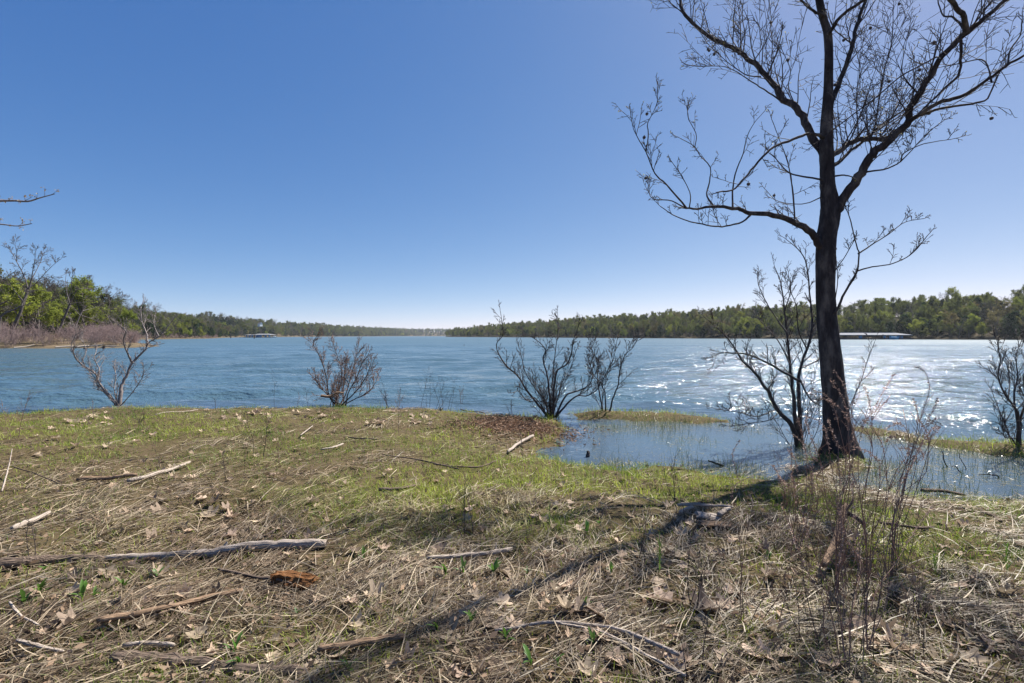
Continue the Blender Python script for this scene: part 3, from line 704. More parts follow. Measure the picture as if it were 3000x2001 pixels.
def leaner(d, stems, label, seed, mat='far_bark', per=1.3):
    t = dict(BT); t['per_m'] = per
    s0 = stems[0][0][0]; b = P(s0[0] / 4.126, 680 + s0[1] / 4.126, d); z, _ = ls.z(np.array([b[0]]), np.array([b[1]]))
    stems[0] = ([(s0[0] - 8, s0[1] + 4.126 * (b[2] - float(z[0]) + 0.3) / d * F)] + stems[0][0],) + stems[0][1:]
    return traced('leaning_tree', label, 'tree', d, stems, cv, t, mat=mat, stem_name='limb', seed=seed, wob=0.15)
leaner(74, [([(150, 1180), (230, 1000), (280, 860), (325, 720), (345, 670)], 52, 34, 1), ([(340, 690), (300, 560), (250, 450), (195, 350), (150, 260), (80, 170)], 26, 5, 2), ([(345, 680), (380, 560), (400, 440), (420, 330), (430, 240)], 24, 4, -2), ([(350, 670), (430, 620), (510, 580), (600, 550), (700, 540), (760, 520)], 20, 4, 3),
            ([(385, 560), (450, 440), (500, 330), (520, 230)], 16, 4, 3), ([(290, 850), (200, 740), (120, 640), (60, 600)], 18, 4, -2), ([(430, 620), (540, 500), (640, 400), (740, 320)], 15, 4, -3), ([(200, 345), (200, 250), (180, 140)], 12, 4, -1), ([(330, 720), (450, 700), (600, 715), (700, 690)], 14, 4, 2)],
       'tall bare tree leaning right over the brush at the left edge', 31)
leaner(70, [([(0, 1045), (90, 970), (180, 930), (260, 890)], 36, 20, 1), ([(260, 890), (300, 800), (340, 740)], 18, 8, 1)], 'dark trunk slanting in from the left edge to the leaning tree', 32)
leaner(84, [([(690, 1235), (740, 1120), (790, 990), (835, 900), (845, 870)], 42, 30, 1), ([(845, 880), (820, 780), (800, 700), (790, 600), (800, 500)], 22, 4, 2), ([(850, 860), (890, 770), (930, 690), (990, 620), (1050, 560)], 20, 4, -2), ([(850, 875), (930, 850), (1010, 850), (1100, 840), (1180, 800)], 17, 4, 2),
            ([(830, 780), (860, 660), (870, 560), (900, 490)], 14, 4, -3), ([(930, 690), (1020, 680), (1100, 690)], 10, 4, 3)], 'bare dark tree leaning right behind the middle of the brush', 33)
leaner(90, [([(905, 1190), (930, 1100), (970, 1000), (1000, 950)], 20, 15, 1), ([(1000, 950), (1080, 930), (1180, 900)], 11, 4, 2), ([(990, 970), (1010, 880), (1000, 790)], 11, 4, -2), ([(990, 1010), (1090, 1040), (1180, 1080)], 9, 4, 2), ([(960, 1000), (900, 930), (860, 900)], 9, 4, -2)], 'pale barked sycamore with white branches above the brush', 34, 'pale_bark', 0.9)
leaner(120, [([(1300, 1150), (1310, 1000), (1315, 900), (1320, 830)], 20, 14, 1), ([(1320, 860), (1370, 770), (1420, 720)], 11, 4, 2), ([(1320, 850), (1290, 760), (1280, 690)], 11, 4, -2), ([(1325, 870), (1420, 830), (1530, 810)], 9, 4, 2), ([(1370, 790), (1450, 760), (1500, 770)], 8, 4, -2)], 'round headed bare tree at the right end of the near left bank', 35, per=1.8)
# ------------------------------------------------------------------ grass
def green_amount(x, y):
    g = 1.15 * np.exp(-((y - 8.9) / 2.7) ** 2) * (x < 1.0)                         # the strip behind the crest on the left
    g = np.maximum(g, 1.0 * np.exp(-((y - 10.6) / 1.2) ** 2) * np.clip((-x - 2.5) / 2, 0, 1))
    g = np.maximum(g, 1.0 * np.exp(-((y - 5.4) / 1.8) ** 2) * np.exp(-((x - 0.3) / 2.6) ** 2))
    g = np.maximum(g, 0.7 * np.exp(-((y - 4.3) / 1.2) ** 2) * np.exp(-((x - 2.4) / 1.6) ** 2))
    g = np.maximum(g, 0.7 * np.exp(-((y - 4.2) / 1.4) ** 2) * np.exp(-((x - 4.8) / 1.9) ** 2))
    g = np.maximum(g, 0.85 * (y > 6.5) * (x > 1))
    g = np.maximum(g, 0.16)
    n = fbm(x * 1.3, y * 1.3, 71, 3)
    return np.clip(g * (0.25 + 1.9 * np.clip((n - 0.34) * 2.4, 0, 1)), 0, 1)
def flow(x, y):
    return 0.35 + 2.6 * (fbm(x * 0.55, y * 0.55, 77, 3) - 0.5) + 2.2 * (vnoise(x * 1.9, y * 1.9, 78) - 0.5)
def scatter(n, y0, y1, pw, margin=1.12, extra=1.3, rng=RNG):
    """more per square metre close by, thinning with distance"""
    u = rng.random(n); a = 1 - pw
    y = (y0 ** a + u * (y1 ** a - y0 ** a)) ** (1 / a)
    x = rng.uniform(-1, 1, n) * (margin * y + extra)
    return x, y
def ribbons(root, ang, L, lift, droop, w, cols, nseg, bend, twist, rng=RNG, hug=0.0):
    """flat tapering blades that rise, arch over and lie along the ground"""
    n = len(L); t = np.linspace(0, 1, nseg + 1)[None, :]
    a = ang[:, None] + bend[:, None] * t
    dx = np.cos(a); dy = np.sin(a)
    step = (L[:, None] / nseg) * np.cos(lift[:, None] * (1 - t * droop[:, None]))
    px = root[:, :1] + np.cumsum(np.concatenate([np.zeros((n, 1)), (dx * step)[:, :-1]], 1), 1)
    py = root[:, 1:2] + np.cumsum(np.concatenate([np.zeros((n, 1)), (dy * step)[:, :-1]], 1), 1)
    up = (L[:, None] / nseg) * np.sin(lift[:, None] * (1 - t * droop[:, None]))
    pz = np.cumsum(np.concatenate([np.zeros((n, 1)), up[:, :-1]], 1), 1)
    g = np.maximum(H(px, py), -0.02)
    pz = np.maximum(pz + g * hug + root[:, 2:3] * (1 - hug), g + 0.002) + (root[:, 2:3] - np.maximum(H(root[:, :1], root[:, 1:2]), -0.02)) * hug
    wd = w[:, None] * (1 - 0.8 * t ** 2) / 2
    sa = a + np.pi / 2; ct = np.cos(twist)[:, None]; st = np.sin(twist)[:, None]
    ox = np.cos(sa) * wd * ct; oy = np.sin(sa) * wd * ct; oz = wd * st
    A = np.stack([px - ox, py - oy, pz - oz], -1); B = np.stack([px + ox, py + oy, pz + oz], -1)
    V = np.stack([A, B], 2).reshape(n, (nseg + 1) * 2, 3)
    i = np.arange(nseg)[:, None] * 2; q = np.concatenate([i, i + 1, i + 3, i + 2], 1)
    Q = (q[None] + (np.arange(n) * (nseg + 1) * 2)[:, None, None]).reshape(-1, 4)
    return V.reshape(-1, 3), Q, np.repeat(cols, (nseg + 1) * 2, axis=0)

GR = np.random.default_rng(21)
RED = w0(1505, 1268)      # centre of the red-brown wood litter
def redpatch(x, y): return np.exp(-((x - RED[0]) / 0.95) ** 2 - ((y - RED[1]) / 0.95) ** 2)
# --- flattened straw: short broken blades in combed mats, with bare dark gaps between
NT = 30000
tx, ty = scatter(NT, 1.15, 13.2, 1.6, rng=GR)
sd_ = S(tx, ty); gap = fbm(tx * 2.4, ty * 2.4, 83, 3) + 0.25 * (fbm(tx * 0.7, ty * 0.7, 84, 2) - 0.5)
ok = (sd_ > -0.10) & (GR.random(NT) > redpatch(tx, ty) * 1.2) & (GR.random(NT) < np.clip((gap - 0.37) * 7, 0.12, 1))
tx, ty = tx[ok], ty[ok]; gt = green_amount(tx, ty)
keep = GR.random(len(tx)) > gt * 0.82; tx, ty, gt = tx[keep], ty[keep], gt[keep]
nb = 11
T = len(tx); N = T * nb
dist = np.repeat(ty, nb)
spread = 0.035 + 0.010 * dist
rx = np.repeat(tx, nb) + GR.normal(size=N) * spread; ry = np.repeat(ty, nb) + GR.normal(size=N) * spread * 0.8
tuft_a = flow(tx, ty) + GR.normal(0, 0.5, T) + np.where(GR.random(T) < 0.38, GR.uniform(-1.8, 1.8, T), 0)
ang = np.repeat(tuft_a, nb) + GR.normal(0, 0.38, N)
tl = np.clip(GR.lognormal(0, 0.4, T), 0.5, 2.2); L = np.repeat(tl, nb) * GR.uniform(0.05, 0.19, N)
hump = np.clip((vnoise(tx * 2.1, ty * 2.1, 85) - 0.5) * 2.2, 0, 1)     # where mats ride up into little waves
tlift = GR.uniform(0.0, 0.26, T) + 0.42 * hump * GR.random(T); lift = np.clip(np.repeat(tlift, nb) + GR.normal(0, 0.12, N), 0.0, 1.0)
loose = GR.random(N) < 0.02; lift[loose] = GR.uniform(0.3, 1.1, loose.sum())
droop = GR.uniform(0.9, 1.8, N); droop[loose] = GR.uniform(0.1, 0.9, loose.sum())
base = np.stack([rx, ry, np.maximum(H(rx, ry), 0.0) + GR.uniform(0, 0.022, N)], 1)
wd = GR.uniform(0.0022, 0.0062, N) * (1 + 0.09 * np.clip(dist - 2, 0, 9))
sh = np.repeat(fbm(tx * 0.9, ty * 0.9, 91, 3), nb); sh2 = np.repeat(GR.uniform(0, 1, T), nb)
pale = np.array([0.66, 0.56, 0.42]); tan = np.array([0.40, 0.30, 0.20]); grey = np.array([0.34, 0.275, 0.215]); brown = np.array([0.15, 0.095, 0.055]); yel = np.array([0.42, 0.41, 0.16])
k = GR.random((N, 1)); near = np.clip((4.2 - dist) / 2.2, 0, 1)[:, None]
col = tan + (pale - tan) * np.clip(1.6 * sh[:, None] - 0.4 + 0.9 * (k - 0.5), 0, 1)
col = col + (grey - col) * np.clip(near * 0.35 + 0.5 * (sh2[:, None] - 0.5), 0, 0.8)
col = np.where(GR.random((N, 1)) > 0.74, brown + (tan - brown) * GR.random((N, 1)) * 0.6, col)
gg = np.repeat(gt, nb)[:, None]; col = col + (yel - col) * np.clip(gg * 1.3 - 0.18, 0, 0.75)
col = col * GR.uniform(0.42, 1.18, (N, 1)) * (1 - 0.3 * near)  # crown shade painted into the straw, darker toward the camera
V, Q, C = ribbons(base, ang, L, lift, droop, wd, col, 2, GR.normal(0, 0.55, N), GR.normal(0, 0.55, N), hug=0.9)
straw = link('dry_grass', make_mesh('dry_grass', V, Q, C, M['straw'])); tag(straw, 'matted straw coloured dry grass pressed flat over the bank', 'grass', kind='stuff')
# --- stiff broken stems lying every which way on top
N = 9000; x, y = scatter(N, 1.2, 11, 1.7, rng=GR); ok = (S(x, y) > 0.1) & (GR.random(N) > 0.6 * green_amount(x, y)); x, y = x[ok], y[ok]; N = len(x)
base = np.stack([x, y, np.maximum(H(x, y), 0) + GR.uniform(0.012, 0.05, N)], 1)
colr = np.array([[0.58, 0.49, 0.36]]) * GR.uniform(0.35, 1.25, (N, 1))
V, Q, C = ribbons(base, flow(x, y) + GR.normal(0, 0.9, N), GR.uniform(0.08, 0.34, N), np.abs(GR.normal(0.03, 0.14, N)), GR.uniform(0.5, 2.0, N), GR.uniform(0.003, 0.0065, N) * (1 + 0.06 * np.clip(y - 2, 0, 9)), colr, 3, GR.normal(0, 0.25, N), GR.normal(0, 0.4, N), hug=0.7)
o = link('broken_stems', make_mesh('broken_stems', V, Q, C, M['straw'])); tag(o, 'stiff broken straw stems strewn over the matted grass', 'straw', kind='stuff')
# --- living grass
NG = 270000
x, y = scatter(NG, 1.4, 13.0, 1.35, rng=GR); ga = green_amount(x, y); sdg = S(x, y)
ok = (GR.random(NG) < ga) & (sdg > -0.05) & (GR.random(NG) > redpatch(x, y) * 1.5); x, y, ga, sdg = x[ok], y[ok], ga[ok], sdg[ok]; N = len(x)
L = GR.uniform(0.025, 0.075, N) * (0.8 + 0.8 * ga) * np.where((sdg < 0.45) & (y > 7) & (GR.random(N) < 0.5), 1.7, 1.0); lift = GR.uniform(0.4, 1.45, N)
c1 = np.array([0.095, 0.16, 0.02]); c2 = np.array([0.36, 0.40, 0.055]); f = np.clip(fbm(x * 0.8, y * 0.8, 95)[:, None] * 1.6 - 0.4 + GR.normal(0, 0.22, (N, 1)), 0, 1)
col = (c1 + (c2 - c1) * f) * GR.uniform(0.7, 1.3, (N, 1))
base = np.stack([x, y, np.maximum(H(x, y), 0.0) + GR.uniform(0, 0.02, N)], 1)
V, Q, C = ribbons(base, GR.uniform(0, 6.283, N), L, lift, GR.uniform(0.1, 0.9, N), GR.uniform(0.0025, 0.0042, N) * (1 + 0.09 * np.clip(y - 2, 0, 9)), col, 2, GR.normal(0, 0.3, N), GR.normal(0, 0.6, N), hug=0.3)
o = link('green_grass', make_mesh('green_grass', V, Q, C, M['green_grass'])); tag(o, 'short fresh green grass growing through the thatch', 'grass', kind='stuff')
# --- sparse green blades standing in the flooded hollow
NR = 170000
x = GR.uniform(0.7, 13, NR); y = GR.uniform(4.6, 10.6, NR); sdr = S(x, y); cl = fbm(x * 1.1, y * 1.1, 99, 3)
inh = y < np.interp(x, hx, hyv) + 0.25
ok = (sdr < 0.02) & inh & (GR.random(NR) < np.clip((cl - 0.42) * 3.2, 0.035, 1) * (0.4 + 1.7 * np.exp(sdr / 0.42))); x, y, sdr = x[ok], y[ok], sdr[ok]; N = len(x)
base = np.stack([x, y, np.full(N, -0.01)], 1)
flatb = GR.random(N) < 0.8
lift = np.where(flatb, GR.uniform(0.0, 0.35, N), GR.uniform(1.0, 1.5, N)); L = np.where(flatb, GR.uniform(0.03, 0.10, N), GR.uniform(0.06, 0.2, N))
col = np.where(flatb[:, None], np.array([[0.30, 0.27, 0.15]]), np.array([[0.13, 0.17, 0.05]])) * GR.uniform(0.6, 1.3, (N, 1))
V, Q, C = ribbons(base, GR.uniform(0, 6.283, N), L, lift, GR.uniform(0.0, 0.6, N), GR.uniform(0.003, 0.006, N), col, 2, GR.normal(0, 0.4, N), GR.normal(0, 0.3, N), hug=0.0)
V[:, 2] = np.maximum(V[:, 2], 0.003)
o = link('marsh_grass', make_mesh('marsh_grass', V, Q, C, M['wet_grass'])); tag(o, 'thin wet grass blades standing and floating in the flooded hollow', 'grass', kind='stuff')
# --- litter: red-brown chips at the water edge, and small bits of stem everywhere
def chips(name, label, x, y, s, cols, asp, zoff):
    n = len(x); mb = MB(); cen = np.stack([x, y, np.maximum(H(x, y), 0.0) + zoff], 1)
    leaves(mb, cen, s, cols, asp, 0.75, GR); V, Q, C = mb.arrays(); V[:, 2] = np.maximum(V[:, 2], np.maximum(H(V[:, 0], V[:, 1]), 0.0) + 0.003)
    o = link(name, make_mesh(name, V, Q, C, M['weed'], smooth=False)); tag(o, label, 'litter', kind='stuff')
n = 7500; x = RED[0] + GR.normal(0, 0.5, n); y = RED[1] + GR.normal(0, 0.46, n)
chips('wood_litter', 'reddish brown floating bark litter gathered at the water edge', x, y, GR.uniform(0.012, 0.04, n), (np.array([[0.18, 0.11, 0.07]]) + GR.uniform(-0.04, 0.06, (n, 1)) * np.array([[1, .8, .6]])) * GR.uniform(0.35, 1.7, (n, 1)), 0.35, GR.uniform(0.004, 0.03, n))
n = 14000; x, y = scatter(n, 1.2, 12, 1.6, rng=GR); ok = S(x, y) > 0.05; x, y = x[ok], y[ok]; n = len(x)
chips('leaf_crumbs', 'small crumbled leaf and stem fragments strewn over the thatch', x, y, GR.uniform(0.008, 0.032, n), np.array([[0.24, 0.165, 0.11]]) * GR.uniform(0.25, 1.6, (n, 1)), 0.45, GR.uniform(0.01, 0.05, n))
# ------------------------------------------------------------------ shrubs at the water edge
c1 = ((0, 500), 2.063); c2 = ((800, 800), 2.137); c3 = ((1800, 600), 1.7425); c4 = ((1800, 0), 1.9592)
def gd(px, py): return float(gpt(px, py)[1])
TW = lambda per, L, rmin, up=0.45, kids=(5, 2.5, 0), t0=0.25, rmax=0.008, ratio=(0.5, 0.55, 0.5), wob=0.085: dict(cfg=tcfg(rmin, 3, kids, wob=wob, ratio=ratio), per_m=per, L=L, t0=t0, up=up, rfac=0.55, rmax=rmax)
d = gd(345, 1190)
traced('shrub', 'pale barked leafless shrub with two crooked forking stems on the left water edge', 'shrub', d,
    [([(705, 1425), (690, 1395), (640, 1340), (590, 1270), (575, 1225), (490, 1170), (450, 1120), (440, 1085)], 26, 8, -0.4), ([(722, 1425), (730, 1330), (738, 1290), (770, 1230), (800, 1160), (870, 1090), (900, 1040), (960, 1000), (1040, 910)], 34, 6, 0.4),
     ([(800, 1160), (775, 1115), (745, 1030), (760, 970), (700, 920)], 18, 6, -0.5), ([(890, 1045), (885, 985), (860, 920), (850, 840), (865, 790)], 15, 5, 0.6), ([(590, 1265), (600, 1200), (570, 1140), (580, 1090)], 12, 5, 0.5), ([(700, 1415), (620, 1330), (585, 1290), (582, 1240)], 12, 6, -0.3),
     ([(730, 1418), (800, 1340), (860, 1250), (870, 1200)], 9, 4, -0.5), ([(715, 1418), (690, 1330), (700, 1250), (690, 1180)], 9, 4, 0.5), ([(450, 1120), (430, 1050), (460, 980), (440, 920)], 8, 4, -0.3), ([(490, 1170), (520, 1090), (500, 1030)], 8, 4, 0.3), ([(960, 1000), (930, 930), (940, 860)], 8, 4, 0.3)],
    c1, TW(14, (0.15, 0.5), 0.0044, 0.4), mat='pale_bark', seed=41, extra=6, eh=0.75)
d = gd(985, 1190)
st = []
for tgt in [[(350, 770), (338, 690), (325, 620), (290, 520), (250, 440), (275, 395)], [(400, 770), (425, 690), (430, 600), (395, 500), (375, 430)], [(455, 760), (475, 690), (500, 600), (520, 520), (535, 450)], [(490, 770), (545, 710), (585, 640), (610, 575)], [(510, 790), (585, 755), (640, 690), (650, 650)], [(370, 790), (320, 740), (280, 690), (265, 650)], [(440, 740), (450, 620), (460, 540)], [(470, 750), (520, 660), (560, 560), (590, 520)]]:
    st.append(([(430 + (len(st) - 4) * 8, 832)] + tgt, 13, 4, (-0.7, 0.5, 0.8, -0.5, 0.6, -0.6, 0.9, -0.9)[len(st)]))
e_, b_, _ = traced('shrub', 'reddish grey leafless shrub with dense fine twigs left of the middle water edge', 'shrub', d, st, c2, TW(18, (0.2, 0.62), 0.0046, 0.4, (5, 3, 0)), mat='red_twig', stem_mat='twig', seed=42, extra=16, eh=1.0)
mb = MB(); p = np.array([P(800 + a / 2.137, 800 + b / 2.137, d - 0.5) for a, b in [(300, 768), (355, 772), (400, 748), (440, 752)]]); tubes(mb, [(smooth_path(p - b_, 9), np.linspace(0.035, 0.02, 9))], 6, ridge=0.3); link('broken_stem', mb.mesh('broken_stem', M['brown_wood']), e_)
d = gd(1620, 1226)
traced('shrub', 'large spreading dark leafless shrub at the water edge in the middle', 'shrub', d,
    [([(1735, 915), (1690, 860), (1640, 800), (1580, 720), (1530, 640), (1460, 580), (1410, 500), (1400, 440), (1440, 380), (1425, 250)], 26, 4, -0.8), ([(1728, 910), (1700, 800), (1640, 720), (1580, 620), (1560, 540), (1540, 460)], 16, 4, 0.6), ([(1742, 910), (1730, 760), (1720, 660), (1690, 540), (1705, 480), (1650, 420), (1560, 370)], 24, 4, 0.4),
     ([(1752, 910), (1755, 760), (1770, 640), (1790, 600), (1840, 570), (1870, 500), (1880, 420), (1910, 340)], 26, 4, -0.6), ([(1745, 720), (1760, 560), (1775, 430), (1788, 340), (1782, 260)], 12, 4, 0.7), ([(1770, 905), (1830, 830), (1900, 770), (1960, 770), (2030, 730), (2060, 660)], 22, 5, -0.5), ([(1765, 905), (1830, 770), (1900, 740), (1980, 700), (2000, 620), (1970, 540), (1990, 470)], 20, 4, 0.9),
     ([(1600, 805), (1670, 800), (1720, 810)], 10, 5, 0), ([(1700, 860), (1640, 780), (1590, 800), (1540, 740), (1500, 750)], 10, 4, -0.9), ([(1748, 900), (1790, 760), (1820, 660), (1860, 600), (1900, 480)], 14, 4, 1.0)],
    c2, TW(11, (0.18, 0.5), 0.0046, 0.45), seed=43, extra=22, eh=1.25)
d = gd(1775, 1204)
traced('shrub', 'slender three stemmed leafless shrub on the grass spit right of the large one', 'shrub', d,
    [([(2065, 865), (2045, 760), (2030, 650), (2040, 560), (2000, 500), (1990, 440)], 14, 4, 0.4), ([(2082, 865), (2080, 760), (2060, 690), (2090, 620), (2130, 540), (2150, 440)], 14, 4, -0.4), ([(2108, 865), (2130, 780), (2160, 700), (2170, 620), (2200, 520), (2250, 470), (2280, 420)], 16, 4, 0.3), ([(2070, 700), (2010, 640), (1980, 560)], 8, 4, -0.6)],
    c2, TW(13, (0.2, 0.6), 0.005, 0.55), seed=44, extra=4, eh=1.5)
d = gd(2339, 1306)
traced('shrub', 'tall dark leafless shrub standing in water beside the big trunk', 'shrub', d,
    [([(935, 1262), (932, 1210), (905, 1120), (835, 1050), (790, 960), (760, 920), (720, 860), (650, 790), (620, 740), (560, 660), (480, 590)], 46, 5, -0.6), ([(940, 1250), (925, 1100), (910, 950), (898, 820), (880, 660), (868, 520), (850, 400), (820, 320)], 34, 4, 0.4), ([(950, 1240), (945, 1050), (940, 890), (960, 800), (990, 720), (1010, 620), (1000, 480), (980, 300), (940, 230), (870, 170)], 34, 4, 0.7),
     ([(950, 900), (860, 850), (770, 800), (680, 765), (590, 755), (540, 757), (500, 775)], 20, 5, -0.8), ([(945, 890), (1000, 990), (1060, 1030)], 14, 5, -0.3), ([(790, 960), (800, 910), (830, 860), (820, 780)], 12, 4, 0.5), ([(835, 1040), (730, 1080), (640, 1060), (510, 1040)], 9, 3, -0.7), ([(965, 830), (1040, 790), (1080, 750)], 11, 4, 0.9), ([(880, 650), (800, 540), (740, 420), (730, 360)], 12, 4, 0.8), ([(900, 820), (840, 700), (770, 620), (720, 560)], 12, 4, 0.9), ([(985, 740), (940, 640), (930, 520), (890, 420)], 10, 4, -0.5),
     ([(870, 540), (900, 440), (890, 360)], 9, 3, -0.4), ([(840, 1060), (790, 1100), (690, 1115), (600, 1130)], 8, 3, -0.9)],
    c3, TW(11, (0.16, 0.48), 0.0036, 0.45, (5, 3, 0)), seed=45, extra=12, eh=1.6, sides=8)
traced('sapling', 'thin leafless sapling stem rising just right of the big trunk', 'sapling', 6.75,
    [([(1150, 1230), (1200, 1040), (1260, 900), (1290, 800), (1330, 700)], 8, 3, -0.4)], c3, TW(6, (0.15, 0.5), 0.003, 0.5), seed=47)
d = gd(2990, 1306)
traced('shrub', 'dark leafless shrub on the grass spit at the right edge', 'shrub', d,
    [([(2062, 1235), (2060, 1100), (2055, 1050), (2010, 990), (1960, 890), (1970, 800), (1955, 700)], 26, 4, -0.4), ([(2070, 1230), (2075, 1080), (2120, 980), (2150, 860), (2140, 740)], 24, 4, 0.5), ([(2060, 1110), (2040, 970), (2060, 880), (2050, 780), (2080, 690)], 16, 4, 0.6), ([(2075, 1090), (2100, 1000), (2090, 880), (2120, 780)], 14, 4, -0.5), ([(2060, 1190), (2020, 1190), (1990, 1180), (1980, 1090)], 10, 4, -0.3), ([(2120, 980), (2200, 900), (2240, 800)], 12, 4, 0.6), ([(2010, 990), (2020, 900), (2000, 800)], 10, 4, 0.4)],
    c3, TW(12, (0.18, 0.5), 0.0042, 0.55), seed=46, extra=6, eh=1.2)

# ------------------------------------------------------------------ the big sycamore
TD = 6.97
tb = P(2460, 1345, TD); tb[2] = 0.0
tree = thing('sycamore_tree', 'tall dark leafless sycamore rooted at the flooded water edge', 'tree', tb)
trow = [(2468, 1372, 150), (2464, 1335, 118), (2457, 1290, 94), (2450, 1230, 82), (2446, 1174, 75), (2435, 1059, 67), (2424, 944, 60), (2419, 830, 57), (2421, 715, 58), (2431, 640, 62), (2432, 600, 58), (2426, 550, 48), (2424, 510, 45), (2421, 434, 43), (2422, 357, 37), (2427, 255, 29), (2428, 153, 25), (2424, 92, 25), (2408, 40, 24), (2392, -60, 22), (2380, -220, 20), (2385, -420, 16), (2395, -620, 11)]
tp = smooth_path(trow, 90); ns = 36
a = np.arange(ns) / ns * 2 * np.pi; Vt = []
for i, (px, py, w) in enumerate(tp):
    c = P(px, py, TD); r = 0.84 * w / 2 / F * TD
    fl = np.clip((py - 1180) / 190, 0, 1) ** 1.6
    root_ = 1 + fl * (0.20 * np.cos(3 * a + 0.7) + 0.26 * np.maximum(np.cos(5 * a + 2.1), 0) ** 2 - 0.12)
    ridge = 1 + 0.09 * (vnoise(a * 5.1 + 0.3 * np.sin(i * .2), np.full(ns, i * 0.33), 7) - 0.5) * 2 + 0.05 * (vnoise(a * 11, np.full(ns, i * 0.8), 8) - 0.5) * 2
    ridge[-1] = ridge[0] * 0.5 + ridge[-2] * 0.5
    Vt.append(np.stack([c[0] + r * root_ * ridge * np.cos(a), c[1] + r * root_ * ridge * np.sin(a), np.full(ns, c[2])], 1))
Vt = np.concatenate(Vt) - tb; i = np.arange(len(tp) - 1)[:, None]; j = np.arange(ns)[None]
link('trunk', make_mesh('trunk', Vt, np.stack([i * ns + j, i * ns + (j + 1) % ns, (i + 1) * ns + (j + 1) % ns, (i + 1) * ns + j], -1).reshape(-1, 4), None, M['bark']), tree)
